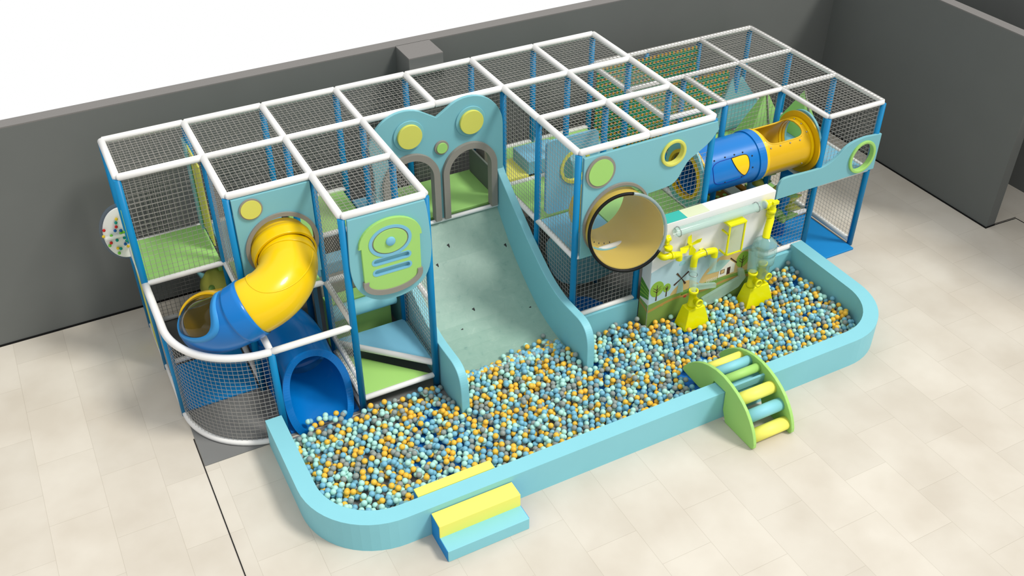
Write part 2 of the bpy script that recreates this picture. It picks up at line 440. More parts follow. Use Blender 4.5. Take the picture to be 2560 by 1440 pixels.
# stair tower
single('stair_tread', MB().prism([(2*A+.03,-2*B-.05),(2*A+.03,-3*B+.04),(3*A-.1,-3*B+.04)], 'z', .22, .30), 'lime', 'green triangular tread, lowest of the corner stair tower', 'stair tread', 'stair tower treads', .008)
single('stair_tread', MB().prism([(2*A+.03,-2*B),(3*A-.02,-2*B),(3*A-.02,-3*B+.07)], 'z', .46, .53), 'deck_blue', 'light blue triangular tread, second of the corner stair tower', 'stair tread', 'stair tower treads', .008)
single('closing_board', MB().box(3*A-.01, 3*A+.02, -3*B+.05, -2*B-.05, .3, .5), 'lightblue', 'light blue side board closing the stair tower beside the slide', 'board')
mb = MB().lathe([(0,0),(.115,0),(.125,.01),(.125,1.05),(.115,1.06),(0,1.06)], (2.5,-2.28,.93), 'x', 28)
single('foam_roller', mb, 'lightblue_soft', 'light blue foam roller lying across the stair tower', 'roller')
single('foam_block', MB().box(2.5, 3.55, -1.55, -1.27, .012, 1.38), 'deck_blue', 'light blue foam step block, highest step behind the tower roller', 'foam block', 'tower step blocks', .02)
single('foam_block', MB().box(2.5, 3.55, -1.82, -1.56, .012, 1.18), 'taupe', 'grey foam step block, second step behind the tower roller', 'foam block', 'tower step blocks', .02)
single('foam_block', MB().box(2.5, 3.55, -2.10, -1.83, .012, .98), 'green', 'green foam step block, lowest step behind the tower roller', 'foam block', 'tower step blocks', .02)
single('side_wall', MB().box(5.98, 6.02, -1.0, -.08, 1.45, 1.95), 'olive_grey', 'dark grey padded side wall at the right end of the archway platform', 'padded wall', None, .01)

# ================================================================= BALL PIT WALL
def rounded_path(inset):
    x0, x1, y1 = .95+inset, 10.90-inset, -6.265+inset; y0 = -3.66
    R = 1.12-inset; p = [(x0, y0)]
    p += [(x0+R-R*math.cos(t), y1+R-R*math.sin(t)) for t in np.linspace(0, PI/2, 15)]
    p += [(x1-R+R*math.sin(t), y1+R-R*math.cos(t)) for t in np.linspace(0, PI/2, 15)]
    p += [(x1, y0)]
    return p
H = .52
outer = rounded_path(0); inner = rounded_path(.245)
mb = MB(); n = len(outer)
vs = [(x,y,0) for x,y in outer]+[(x,y,H) for x,y in outer]+[(x,y,0) for x,y in inner]+[(x,y,H) for x,y in inner]
fs = []
for i in range(n-1):
    fs += [(i,i+1,n+i+1,n+i), (2*n+i,3*n+i,3*n+i+1,2*n+i+1), (n+i,n+i+1,3*n+i+1,3*n+i)]
fs += [(0,n,3*n,2*n), (n-1,3*n-1,4*n-1,2*n-1)]
mb.add(vs, fs)
PW = thing('ball_pit_wall', 'low light blue padded wall curving around the ball pit', 'ball pit wall', (5.9, -6.1, 0))
part('curved_wall', mb, 'lightblue_soft', PW)
part('back_wall', MB().box(8.6, 10.66, -3.72, -3.64, 0, .40), 'lightblue_soft', PW)
part('back_wall', MB().box(6.12, 7.36, -3.70, -3.64, 0, .46), 'lightblue_soft', PW)
single('ball_pit_floor', MB().prism([(p[0], p[1]) for p in rounded_path(.24)], 'z', 0.001, .011), 'pad_grey', 'grey floor of the ball pit under the balls', 'floor pad')
mb = MB().disc((3.25,-4.75,.016), .8, 'z', .01)
single('ball_pit_mat', mb, 'mat_deep', 'round blue mat under the balls near the stair tower', 'mat', 'blue mats under the balls')
mb = MB().prism([(6.0,-4.0),(10.6,-4.0),(10.6,-5.3),(9.6,-5.95),(5.6,-5.95)], 'z', .012, .021)
single('ball_pit_mat', mb, 'mat_deep', 'wide blue mat under the balls in the right half of the pit', 'mat', 'blue mats under the balls')

# ================================================================= WIDE SLIDE
S = [(-1.25,1.44),(-1.45,1.22),(-1.86,.80),(-2.36,.45),(-2.8,.2),(-3.2,.08),(-3.7,.03),(-3.95,.02)]
def side_poly():
    top = [(-1.20,2.26),(-1.37,2.08),(-1.85,1.74),(-2.4,1.36),(-3.0,1.0),(-3.35,.89),(-3.6,.855),(-3.95,.865),(-4.14,.87),(-4.28,.82),(-4.37,.72),(-4.42,.55),(-4.43,.3),(-4.43,.012)]
    return top[:3]+smooth2(top[3:-1],2,False)+[top[-1]] + [(-1.30,.012),(-1.24,.4)]
SL = thing('wide_slide', 'wide grey-green mottled slide running down into the balls between light blue sides', 'slide', (4.9, -2.8, 0))
part('slide_surface', MB().prism(smooth2(S,1,False)+[(-3.95,.013),(-1.25,.013)], 'x', 3.86, 5.925), 'slide', SL)
part('side_panel', outline([side_poly()], .135, 'x', 5.99, .012), 'lightblue_soft', SL)
part('side_panel', outline([side_poly()], .135, 'x', 3.79, .012), 'lightblue_soft', SL)
for (x, y) in ((4.84,-1.6),(5.83,-1.79),(4.54,-1.79),(4.84,-2.54),(5.79,-2.79),(4.51,-2.79)):
    z = float(np.interp(y, [s[0] for s in S][::-1], [s[1] for s in S][::-1]))
    sl = (np.interp(y+.03, [s[0] for s in S][::-1], [s[1] for s in S][::-1])-z)/.03
    mb = MB(); k = .05
    pts = [(-.02,0.022),(.022,.035),(.022,-.012),(.008,-.024),(.0,.0)]
    vs = [(x+p, y+q*.8, z+q*.8*sl+h) for h in (-.002,.012) for p, q in pts]; m_ = len(pts)
    mb.add(vs, [tuple(range(m_)), tuple(range(m_,2*m_))]+[(i,(i+1)%m_,m_+(i+1)%m_,m_+i) for i in range(m_)])
    part('grip_mark', mb, 'dark', SL)

# ================================================================= FACE ARCH PANEL
FP = thing('arch_panel', 'light blue panel shaped like a bear face with two arched doorways', 'panel', (4.9, -1.3, 1.4))
yF = -B-.075
ears = [(3.74,1.45),(3.74,2.6)]
ears += [(4.30+.62*math.cos(t)*1.0, 2.98+.62*math.sin(t)) for t in np.linspace(PI*.93, PI*.32, 16)]
ears += [(4.86,3.36)]
ears += [(5.42+.62*math.cos(t), 2.98+.62*math.sin(t)) for t in np.linspace(PI*.70, 0, 18)]
ears += [(6.04,2.6),(6.04,1.45),(5.90,1.45)]
def arch(cx, hw, ztop, zb=1.465, n=30):
    zc = ztop-hw*1.0
    return [(cx+hw, zb)]+[(cx+hw*math.cos(t), zc+hw*math.sin(t)) for t in np.linspace(0, PI, n)]+[(cx-hw, zb)]
aR = arch(5.405, .40, 2.70); aL = arch(4.355, .40, 2.74)
poly = ears + aR + [(4.76,1.45) if False else (4.95,1.445)] + aL + [(3.9,1.45)]
poly = ears + aR + aL
part('face_board', outline([poly], .06, 'y', yF, .006), 'lightblue', FP)
def arch_trim(cx, hw, ztop, w, name, m, y, d):
    o = arch(cx, hw+w, ztop+w); i = arch(cx, hw-.014, ztop-.014)[::-1]
    return part(name, outline([o+i], d, 'y', y), m, FP)
arch_trim(5.405, .40, 2.70, .095, 'arch_trim', 'taupe', yF-.02, .15); arch_trim(4.355, .40, 2.74, .095, 'arch_trim', 'taupe', yF-.02, .15)
for cx, cz in ((4.365,3.17),(5.445,3.17)):
    e = part('eye_ring', outline([circ(cx,cz,.262)], .03, 'y', yF-.045, .008), 'lightblue', FP)
    part('eye', outline([circ(cx+.0,cz,.207)], .05, 'y', yF-.085, .006), 'yellow_soft', e)
e = part('nose_ring', outline([circ(4.915,2.82,.125)], .035, 'y', yF-.045, .005), 'taupe', FP)
part('nose', outline([circ(4.915,2.82,.093)], .045, 'y', yF-.06, .004), 'lime', e)

# ================================================================= STAIR TOWER PANEL
y3 = -3*B-.045
TP = thing('front_panel', 'light blue rounded panel with a green machine motif on the stair tower front', 'panel', (3.05, y3, 2.04))
tp = [(2.49,3.50),(3.61,3.50)] if False else [(2.50,3.505),(3.62,3.505)]
tp += [(3.72,3.3)] if False else []
tp += smooth2([(3.64,3.4),(3.67,3.1),(3.69,2.62),(3.60,2.25),(3.36,2.06),(3.05,2.01),(2.74,2.10),(2.54,2.32),(2.46,2.62),(2.48,3.1)], 2, False)
part('board', outline([tp], .05, 'y', y3, .006), 'lightblue', TP)
gy = y3-.045
hood = [(2.60,3.02)]+[(3.07+.46*math.cos(t), 3.04+.36*math.sin(t)) for t in np.linspace(PI, 0, 22)]+[(3.53,3.02),(3.5,3.02)]
body = hood + [(3.49,2.44)]+[(3.06+.43*math.cos(t), 2.44-.20*math.sin(t)) for t in np.linspace(0, PI, 18)]+[(2.64,2.44),(2.64,3.02)]
def slot(cx, cz, hw, hh):
    return [(cx+hw+hh*math.cos(t), cz+hh*math.sin(t)) for t in np.linspace(-PI/2, PI/2, 9)]+[(cx-hw-hh*math.cos(t), cz-hh*math.sin(t)) for t in np.linspace(-PI/2, PI/2, 9)]
bo = part('motif_body', outline([body, circ(3.06,3.045,.30,40,.235), slot(3.06,2.75,.225,.045), slot(3.06,2.575,.225,.045)], .05, 'y', gy, .004), 'lime', TP)
for z in (2.75, 2.575):
    part('slot_rim', outline([slot(3.06,z,.235,.06), slot(3.06,z,.222,.042)], .058, 'y', gy), 'deck_blue', bo)
part('dial_ring', outline([circ(3.06,3.045,.315,44,.25), circ(3.06,3.045,.268,44,.205)], .064, 'y', gy), 'deck_blue', bo)
part('dial_trim', outline([circ(3.06,3.045,.268,44,.205), circ(3.06,3.045,.245,44,.185)], .045, 'y', gy), 'taupe', bo)
d = part('dial', outline([circ(3.06,3.045,.25,44,.19)], .06, 'y', gy-.005, .004), 'lime', bo)
part('knob', MB().lathe([(0,-.03),(.06,-.03),(.068,-.022),(.07,0),(.07,.03)], (3.06,gy-.03,3.045), 'y', 24), 'deck_blue', bo)
lipo = [(2.625,2.46)]+[(3.06+.445*math.cos(t), 2.40-.235*math.sin(t)) for t in np.linspace(PI, 0, 20)]+[(3.505,2.46),(3.43,2.46)]
lipi = [(3.06+.37*math.cos(t), 2.42-.17*math.sin(t)) for t in np.linspace(0, PI, 20)]+[(2.70,2.46)]
part('motif_lip', outline([lipo+lipi], .07, 'y', gy-.008), 'taupe', TP)

# ================================================================= SPIRAL SLIDE PANEL
y2 = -2*B-.04
SP = thing('front_panel', 'square light blue panel with a yellow dot around the spiral slide entrance', 'panel', (1.83, y2, 1.95))
hc = (1.875, 2.60)
part('board', outline([[(1.27,3.50),(2.39,3.50),(2.39,1.97),(1.27,1.97)], circ(hc[0],hc[1],.485,56)], .05, 'y', y2, .005), 'lightblue', SP)
part('ring_trim', outline([circ(hc[0],hc[1],.535,56), circ(hc[0],hc[1],.475,56)], .09, 'y', y2-.01), 'taupe', SP)
r_ = part('dot_ring', outline([circ(1.515,3.305,.165)], .03, 'y', y2-.035), 'taupe', SP)
part('dot', outline([circ(1.515,3.305,.145)], .04, 'y', y2-.04), 'yellow_soft', r_)

# ================================================================= SPIRAL TUBE SLIDE
ST = thing('spiral_slide', 'yellow and blue spiral tube slide with open mouth at the balls', 'slide', (1.5, -2.8, 0))
RS = .63; RT = .415; Cx, Cy = 1.86-RS, -2.66
def zprof(t):   # t in turns 0..1
    return float(np.interp(t, [0,.08,.27,.5,.75,.92,1.0], [2.50,2.47,2.28,1.72,1.22,.86,.68]))
path = []
path += [((1.86, y, 2.50+.12*(y+2.66)/.3), 'y') for y in np.linspace(-2.30, -2.62, 6)]
path = [((p[0][0], p[0][1], 2.50+.25*(p[0][1]+2.66)), -1) for p in path]
NT = 192
for k in range(NT+1):
    t = k/NT; a = 2*PI*t
    path.append(((Cx+RS*math.cos(a), Cy-RS*math.sin(a), zprof(t)), t))
for k in range(1, 22):
    s = k/21; path.append(((1.86-.04*s, Cy-s*1.06, .68-.26*s-.02*s*s), 2))
P = [Vector(p[0]) for p in path]; tag = [p[1] for p in path]
n_ = 96; frames = []
for i in range(len(P)):
    T = (P[min(i+1,len(P)-1)]-P[max(i-1,0)]).normalized()
    u = (Vector((0,0,1))-T*T.z).normalized(); w_ = T.cross(u); frames.append((T,u,w_))
def ringpt(i, k, r):
    a = 2*PI*k/n_; T,u,w_ = frames[i]; return P[i]+r*(math.cos(a)*u+math.sin(a)*w_)
def seg(name, i0, i1, m, r=RT, skip=None, label=None, parent=ST, thick=.02, extra=None):
    mb = MB(); idx = {}
    for side, rr in ((0, r), (1, r-thick)):
        vs = []; 
        for i in range(i0, i1+1):
            for k in range(n_): vs.append(ringpt(i, k, rr))
        fs = []
        for i in range(i1-i0):
            for k in range(n_):
                if skip and skip(i+i0, k): continue
                fs.append((i*n_+k, i*n_+(k+1)%n_, (i+1)*n_+(k+1)%n_, (i+1)*n_+k))
        mb.add(vs, fs, 0, True)
    nv = (i1-i0+1)*n_
    for e in (0, i1-i0):
        o = e*n_
        mb.f += [(o+k, o+(k+1)%n_, nv+o+(k+1)%n_, nv+o+k) for k in range(n_)]; mb.m += [0]*n_; mb.sm += [False]*n_
    me = mb.mesh(name, [M[m]])
    o = link(name, me, parent)
    if label: o['label'] = label
    return o
off = 6
def I(t): return off+int(round(t*NT))
def collar(i, m, w=1, r=RT+.016):
    return seg('collar', max(0, i-2*w), i+2*w, m, r, thick=.03)
def winskip(i, k):
    t = (i-off)/NT
    a = (k/n_*360 + 180) % 360 - 180    # 0 is the top; sign by w (w = T x up: outward side when turning)
    ang = WS*a
    c_ = (t-WT)/WHT; d_ = (ang-WA)/WHA
    return abs(c_)**3.2+abs(d_)**3.2 < 1
WT, WHT, WA, WHA = .462, .122, 24, 66
WS = 1
# find which sign points outward (away from the spiral centre)
_i = I(.45); _T,_u,_w = frames[_i]; WS = 1 if _w.dot(P[_i]-Vector((Cx,Cy,P[_i].z))) > 0 else -1
seg('tube_section', 0, I(.035), 'tube_yellow', RT)
seg('tube_section', I(.035), I(.29), 'tube_yellow', RT-.004)
seg('tube_section', I(.29), I(.58), 'tube_blue', RT, winskip)
seg('tube_section', I(.58), I(.80), 'tube_amber', RT-.004)
seg('tube_section', I(.80), I(1.0), 'tube_blue', RT)
collar(4, 'tube_yellow', 1, RT+.045); collar(I(.29), 'tube_blue', 2); collar(I(.58), 'tube_amber', 2)
# raised seam rib on the first elbow (a rounded tongue shaped seam)
def onring(t_, ang, r):
    f = off+t_*NT; i = int(f); fr = f-i; aa = math.radians(ang*WS)
    def pt(i): T,u,w_ = frames[i]; return P[i]+r*(math.cos(aa)*u+math.sin(aa)*w_)
    return pt(i).lerp(pt(min(i+1, len(P)-1)), fr)
rib = [(.045,62),(.08,62),(.12,60),(.16,56),(.20,48),(.232,34),(.246,12),(.246,-12),(.235,-34),(.20,-52),(.15,-62),(.10,-68)]
rib = smooth2(rib, 3, False)
part('seam', MB().tube([onring(t_, a, RT-.006) for t_, a in rib], .010, 6), 'tube_yellow', ST)
# window rim: a flat lighter band following the opening
def band(k0, k1, r, m, nm):
    mb = MB(); vs = []; n = 96
    for k, rr in ((k0, r-.03), (k0, r), (k1, r), (k1, r-.03)):
        for q in range(n):
            s = 2*PI*q/n
            c_ = math.copysign(abs(math.cos(s))**(2/3.2), math.cos(s)); d_ = math.copysign(abs(math.sin(s))**(2/3.2), math.sin(s))
            vs.append(onring(WT+WHT*c_*k, WA+WHA*d_*k, rr))
    mb.add(vs, [(a_*n+q, a_*n+(q+1)%n, ((a_+1)%4)*n+(q+1)%n, ((a_+1)%4)*n+q) for a_ in range(4) for q in range(n)], 0, True)
    return part(nm, mb, m, ST)
band(.95, 1.10, RT+.008, 'rim_blue', 'window_rim')
mb = MB(); vs = []; gn = 18
for i in range(gn+1):
    for j in range(gn+1):
        x, y = -1+2*i/gn, -1+2*j/gn
        k = max(abs(x), abs(y))/max(1e-9, (abs(x)**3.2+abs(y)**3.2)**(1/3.2)) if (x or y) else 1
        vs.append(onring(WT+WHT*x*k, WA+WHA*y*k, RT-.016))
mb.add(vs, [(i*(gn+1)+j, i*(gn+1)+j+1, (i+1)*(gn+1)+j+1, (i+1)*(gn+1)+j) for i in range(gn) for j in range(gn)], 0, True)
part('window_pane', mb, 'smoke_pane', ST, label='dark smoky window pane')
# exit: tube whose front is cut on a slant, with a flat flange
i0 = I(1.0); 
mb = MB(); vs = []; Rm = []
last = len(P)-1
def exit_len(a):   # how far along the exit a generatrix runs (0 top .. pi bottom)
    return .40+.60*(1-math.cos(a))/2
NS = 20
cen = lambda s: Vector((1.86-.04*s, Cy-s*1.06, .68-.30*s))
def exr(a, s):  # section grows into a wider, squarer trough
    return RT*(1+.10*s), RT*(1+.06*s)
def expt(a, s, add=0):
    rx, rz = exr(a, s); rx += add; rz += add
    e = 1-.30*s; sa, ca = math.sin(a), math.cos(a)
    return cen(s)+Vector((rx*math.copysign(abs(sa)**e, sa), 0, rz*math.copysign(abs(ca)**e, ca)))
for side in (0, -.022):
    vs = [expt(2*PI*k/n_, exit_len(2*PI*k/n_)*q/NS, side) for q in range(NS+1) for k in range(n_)]
    mb.add(vs, [(q*n_+k, q*n_+(k+1)%n_, (q+1)*n_+(k+1)%n_, (q+1)*n_+k) for q in range(NS) for k in range(n_)], 0, True)
part('exit_section', mb, 'tube_blue', ST)
mb = MB(); vs = []
for add, fwd in ((-.03,0),(.075,0),(.075,.03),(-.03,.03)):
    for k in range(n_):
        a = 2*PI*k/n_; p = expt(a, exit_len(a), add); vs.append(p+Vector((0,-fwd,-fwd*.2)))
fs = []
for r in range(4):
    for k in range(n_): fs.append((r*n_+k, r*n_+(k+1)%n_, ((r+1)%4)*n_+(k+1)%n_, ((r+1)%4)*n_+k))
mb.add(vs, fs, 0, False); part('exit_flange', mb, 'tube_blue', ST)

# ================================================================= BIG RIGHT PANEL
BP = thing('front_panel', 'long light blue panel with a green dot, round window and flowing lower edge', 'panel', (7.3, y3, 1.7))
bp = [(6.17,3.46),(6.17,3.40)] if False else []
bp = [(6.16,3.47),(8.56,3.50),(8.60,3.36)] + smooth2([(8.58,3.33),(8.46,3.17),(8.25,3.04),(8.08,2.95),(7.98,2.80),(7.92,2.68),(7.84,2.60),(7.72,2.56),(7.36,2.54)],1,False) + [(7.40,2.3),(7.40,1.68),(6.16,1.68)]
tc_ = (6.785, 2.25)
part('board', outline([bp, circ(tc_[0],tc_[1],.572,56,.56), circ(7.76,3.16,.19,40)], .05, 'y', y3, .006), 'lightblue', BP)
r_ = part('dot_ring', outline([circ(6.445,3.18,.255,48,.265)], .03, 'y', y3-.035), 'taupe', BP)
part('dot', outline([circ(6.445,3.18,.212,48,.222)], .04, 'y', y3-.04), 'lime', r_)
part('window_rim', outline([circ(7.76,3.16,.228,48), circ(7.76,3.16,.178,48)], .10, 'y', y3-.01, .012), 'bead_yellow' if False else 'yellow_soft', BP)
part('ring_trim', outline([circ(tc_[0],tc_[1],.605,56,.645), circ(tc_[0],tc_[1],.572,56,.60)], .09, 'y', y3-.015), 'taupe', BP)

# viewing tube (short amber tube with clear end)
VT = thing('lookout_tube', 'short wide yellow lookout tube with clear end and black rim on the panel', 'tube', (6.9, -3.9, 1.8))
ax0 = Vector((6.775,-3.15,2.25)); ax1 = Vector((6.79,-4.02,2.185)); Rv = .52
def ringof(c, n, r, m=56):
    n = Vector(n).normalized(); u = n.cross(Vector((0,0,1))).normalized(); v = u.cross(n)
    return [c+r*(math.cos(2*PI*k/m)*u+math.sin(2*PI*k/m)*v) for k in range(m)]
def tubewall(c0, n0, r0, c1, n1, r1, th=.015, m=56):
    mb = MB(); A0, A1 = ringof(c0,n0,r0,m), ringof(c1,n1,r1,m); B0, B1 = ringof(c0,n0,r0-th,m), ringof(c1,n1,r1-th,m)
    S_ = 8
    for X0, X1 in ((A0,A1),(B0,B1)):
        vs = [X0[k].lerp(X1[k], q/S_) for q in range(S_+1) for k in range(m)]
        mb.add(vs, [(q*m+k, q*m+(k+1)%m, (q+1)*m+(k+1)%m, (q+1)*m+k) for q in range(S_) for k in range(m)], 0, True)
    for X, Y in ((A0,B0),(A1,B1)):
        mb.add(X+Y, [(k,(k+1)%m,m+(k+1)%m,m+k) for k in range(m)])
    return mb
nf = Vector((-.25,-1,.30)).normalized()
part('tube_wall', tubewall(ax0, (0,-1,0), Rv, ax1, nf, Rv+.075), 'bronze', VT)
# rim: black for most of the circle, clear grey for the upper right
def rimarc(a0, a1, m, name, r=.618, w=.026):
    n = nf; u = n.cross(Vector((0,0,1))).normalized(); v = u.cross(n)
    pts = [ax1+nf*.02+r*(math.cos(a)*u+math.sin(a)*v) for a in np.linspace(a0, a1, 60)]
    return part(name, MB().tube(pts, w, 10), m, VT)
RIM_A = (math.radians(-35), math.radians(85))
u_ = nf.cross(Vector((0,0,1)))
flip = u_.x < 0
def ang_(d): return math.radians(180-d) if flip else math.radians(d)
rimarc(ang_(80), ang_(325), 'black', 'black_rim')
rimarc(ang_(-35), ang_(80), 'rim_clear', 'clear_rim')
mb = MB(); rings = []
for q in range(7):
    f = q/6; rr = .605*math.cos(f*PI/2*.999)+.0; hh = .06*math.sin(f*PI/2)
    rings.append(ringof(ax1+nf*(.02+hh), nf, max(rr,.002), 48))
vs = [p for r in rings for p in r]
mb.add(vs, [(q*48+k, q*48+(k+1)%48, (q+1)*48+(k+1)%48, (q+1)*48+k) for q in range(6) for k in range(48)], 0, True)
part('clear_dome', mb, 'dome_glass', VT)
for k in range(6):
    a = math.radians(-150+k*12); p = ax1*.35+ax0*.65
    c = Vector((p.x+(Rv-.02)*math.cos(a), p.y-.12, p.z+(Rv-.02)*math.sin(a)))
    part('bolt', MB().tube([c, c+Vector((0,0,.02))], .009, 6), 'dark', VT)

# ================================================================= RIGHT WAVY PANEL
RP = thing('front_panel', 'light blue wavy panel with a lime-rimmed round window at the right end', 'panel', (11.3, y3, 1.7))
rp = [(12.27,1.66),(10.06,1.64)] + smooth2([(10.06,1.9),(10.12,2.02),(10.25,2.04),(10.6,2.02),(10.95,2.01),(11.12,2.04),(11.30,2.14),(11.46,2.30),(11.65,2.37),(11.9,2.39)],2,False) + [(12.27,2.36)]
part('board', outline([rp, circ(11.90,2.0,.245,44,.27)], .05, 'y', y3, .006), 'lightblue', RP)
part('window_rim', outline([circ(11.90,2.0,.295,48,.315), circ(11.90,2.0,.238,48,.262)], .10, 'y', y3-.01, .012), 'lime', RP)

# ================================================================= CRAWL TUNNEL
CT = thing('crawl_tunnel', 'blue and yellow crawl tunnel with cut-out windows between the two frames', 'tunnel', (9.8, -3.1, 1.8))
ty, tz, tr = -3.10, 2.27, .43
def barrel(x0, x1, m, holes, nx=46, na=72, r=tr, name='tunnel_section'):
    mb = MB()
    for rr in (r, r-.018):
        vs = [(x0+(x1-x0)*i/nx, ty+rr*math.cos(2*PI*k/na), tz+rr*math.sin(2*PI*k/na)) for i in range(nx+1) for k in range(na)]
        fs = []
        for i in range(nx):
            for k in range(na):
                x = x0+(x1-x0)*(i+.5)/nx; a = (360*(k+.5)/na)
                if any(abs((x-h[0])/h[1])**h[4]+abs((((a-h[2]+180)%360)-180)/h[3])**h[4] < 1 for h in holes): continue
                fs.append((i*na+k, i*na+(k+1)%na, (i+1)*na+(k+1)%na, (i+1)*na+k))
        mb.add(vs, fs, 0, True)
    for x in (x0, x1):
        vs = [(x, ty+q*math.cos(2*PI*k/na), tz+q*math.sin(2*PI*k/na)) for q in (r, r-.018) for k in range(na)]
        mb.add(vs, [(k,(k+1)%na,na+(k+1)%na,na+k) for k in range(na)])
    return part(name, mb, m, CT)
# angle: 0 = +y (back), 90 = up, 180 = front
hy = (10.35, .40, 88, 48, 5); hb = (9.23, .42, 196, 34, 4)
barrel(9.87, 10.96, 'tube_amber', [hy], r=tr-.004)
barrel(8.56, 9.87, 'tube_blue', [])
def hoop(x, r, w, m, name, wx=.05):
    prof = [(r-.03,-wx/2),(r+w,-wx/2),(r+w,wx/2),(r-.03,wx/2),(r-.03,-wx/2)]
    return part(name, MB().lathe(prof, (x,ty,tz), 'x', 64, smooth=False), m, CT)
hoop(9.80, tr, .02, 'tube_blue', 'collar', .14); hoop(9.90, tr, .012, 'tube_yellow', 'collar', .06)
hoop(10.91, tr, .115, 'tube_amber', 'end_flange', .03); hoop(10.85, tr, .015, 'tube_yellow', 'collar', .05)
hoop(8.60, tr, .05, 'tube_amber', 'end_flange', .03)
def hole_edge(h, rr, n=40):
    out = []
    for s in np.linspace(0, 2*PI, n, endpoint=False):
        e = 2/h[4]
        c = math.copysign(abs(math.cos(s))**e, math.cos(s)); d = math.copysign(abs(math.sin(s))**e, math.sin(s))
        a = math.radians(h[2]+h[3]*d*1.0); out.append((h[0]+h[1]*c, ty+rr*math.cos(a), tz+rr*math.sin(a)))
    return out
part('hole_edge', MB().tube(hole_edge(hy, tr-.012, 80), .016, 8, closed=True), 'tube_amber', CT)
def cyl(x, a, r): return Vector((x, ty+r*math.cos(math.radians(a)), tz+r*math.sin(math.radians(a))))
def stud(x, a, m):
    q = cyl(x, a, tr); d = (q-Vector((x,ty,tz))).normalized()
    part('bolt', MB().tube([q-d*.004, q+d*.008, q+d*.013], [.014,.013,.006], 10), m, CT)
for x, a in ((9.92,101),(9.91,126),(9.99,142),(10.19,142),(10.40,142),(10.61,142),(10.80,128),(10.80,104),(10.80,80),(10.70,205),(9.99,40),(10.4,36)): stud(x, a, 'steel')
for x, a in ((8.84,134),(9.06,133),(9.25,133),(9.42,133),(9.58,146),(9.57,172),(9.36,188),(9.02,190)): stud(x, a, 'dark')
def patch(outl, r, m, nm, lift=.004):
    """curved panel on the barrel: outline in (x, angle)"""
    mb = MB(); cx = sum(p[0] for p in outl)/len(outl); ca = sum(p[1] for p in outl)/len(outl); n = len(outl); K = 8; vs = []
    for k in range(K+1):
        f = k/K
        for x, a in outl: vs.append(cyl(cx+(x-cx)*f, ca+(a-ca)*f, r+lift))
    mb.add(vs, [(k*n+i, k*n+(i+1)%n, (k+1)*n+(i+1)%n, (k+1)*n+i) for k in range(K) for i in range(n)], 0, True)
    return part(nm, mb, m, CT)
pane = smooth2([(8.78,139),(9.20,138),(9.40,138),(9.50,143),(9.505,165),(9.46,182),(9.40,190),(9.0,192),(8.80,188),(8.76,165)],2)
patch(pane, tr, 'tube_blue', 'window_panel', .003)
part('panel_edge', MB().tube([cyl(x,a,tr+.002) for x, a in pane], .006, 6, closed=True), 'dark_blue_in', CT)
yp_ = smooth2([(9.166,139.7),(9.17,138.9),(9.311,138),(9.433,138.2),(9.495,142),(9.505,155),(9.497,169.4),(9.464,180),(9.423,186.5),(9.37,183),(9.329,178.2),(9.249,166.8),(9.188,152.1)],1)
y_ = patch(yp_, tr, 'tube_yellow', 'window_panel', .008); y_['label'] = 'yellow corner of the side opening'
part('panel_edge', MB().tube([cyl(x,a,tr+.008) for x, a in yp_], .006, 6, closed=True), 'dark', CT)
# entrance boards
EB = thing('tunnel_entrance_board', 'light blue board with yellow ring around the left mouth of the blue tunnel', 'panel', (8.55, -3.1, 1.7))
def yz_outline(loops, depth, x): return outline(loops, depth, 'x', x)
part('board', yz_outline([circ(-3.08,2.26,.52,48,.60), circ(-3.10,2.27,.40,48)], .04, 8.52), 'lightblue', EB)
part('ring', yz_outline([circ(-3.10,2.27,.43,48), circ(-3.10,2.27,.375,48)], .06, 8.50), 'tube_amber', EB)
single('tunnel_end_board', yz_outline([[(-3.57,1.66),(-3.57,2.3)]+[(-3.10+.47*math.cos(t),2.30+.53*math.sin(t)) for t in np.linspace(PI,0,24)]+[(-2.46,2.2),(-2.46,1.66)], circ(-3.10,2.27,.41,48)], .04, 10.985), 'lightblue', 'light blue rounded board behind the yellow end flange of the tunnel', 'panel')

# ================================================================= ACTIVITY WALL
AX0, AX1, AYF, AYB, AZ = 7.37, 9.77, -3.96, -3.71, 2.06
AW = thing('activity_wall', 'white upright activity wall printed with hills, trees, a windmill and a cottage', 'activity wall', (8.57, -3.83, 0))
part('wall_block', MB().box(AX0, AX1, AYF, AYB, 0.02, AZ), 'white_board', AW, .012)
def art(poly, m, name, layer=1, holes=None):
    return part(name, outline([poly]+(holes or []), .004, 'y', AYF-.0015-layer*.0012), m, AW)
def strip(xs, zs_top, zs_bot): return list(zip(xs, zs_top))+list(zip(xs, zs_bot))[::-1]
xs = np.linspace(AX0+.005, AX1-.005, 30)
hill = .52+.05*np.sin((xs-7.4)*1.6)+.06*(xs-7.4)/2.4
art([(x, 1.18+.12*math.sin((x-7.4)*2.6)) for x in xs]+[(AX1-.01,.3),(AX0+.01,.3)], 'art_sky', 'printed_sky', 0)
tan = [(8.35,.55),(8.45,.78),(8.66,1.0),(8.86,1.07),(9.05,1.0),(9.3,1.02),(9.76,.95),(9.76,.55)]
art(smooth2(tan,2), 'art_tan', 'printed_hill', 1)
art(smooth2([(7.75,.5),(7.9,.72),(8.15,.8),(8.4,.62),(8.45,.5)],2), 'art_tan', 'printed_hill', 1)
art([(x, h) for x, h in zip(xs, hill)]+[(AX1-.005,.03),(AX0+.005,.03)], 'art_grass', 'printed_grass', 2)
art(strip(xs, hill-.10+.03*np.sin(xs*5), hill-.15+.03*np.sin(xs*5)), 'art_path', 'printed_path', 3)
art(strip(xs[8:], (hill-.05)[8:], (hill-.075+.02*np.sin(xs*3))[8:]), 'art_stripe', 'printed_hedge', 3)
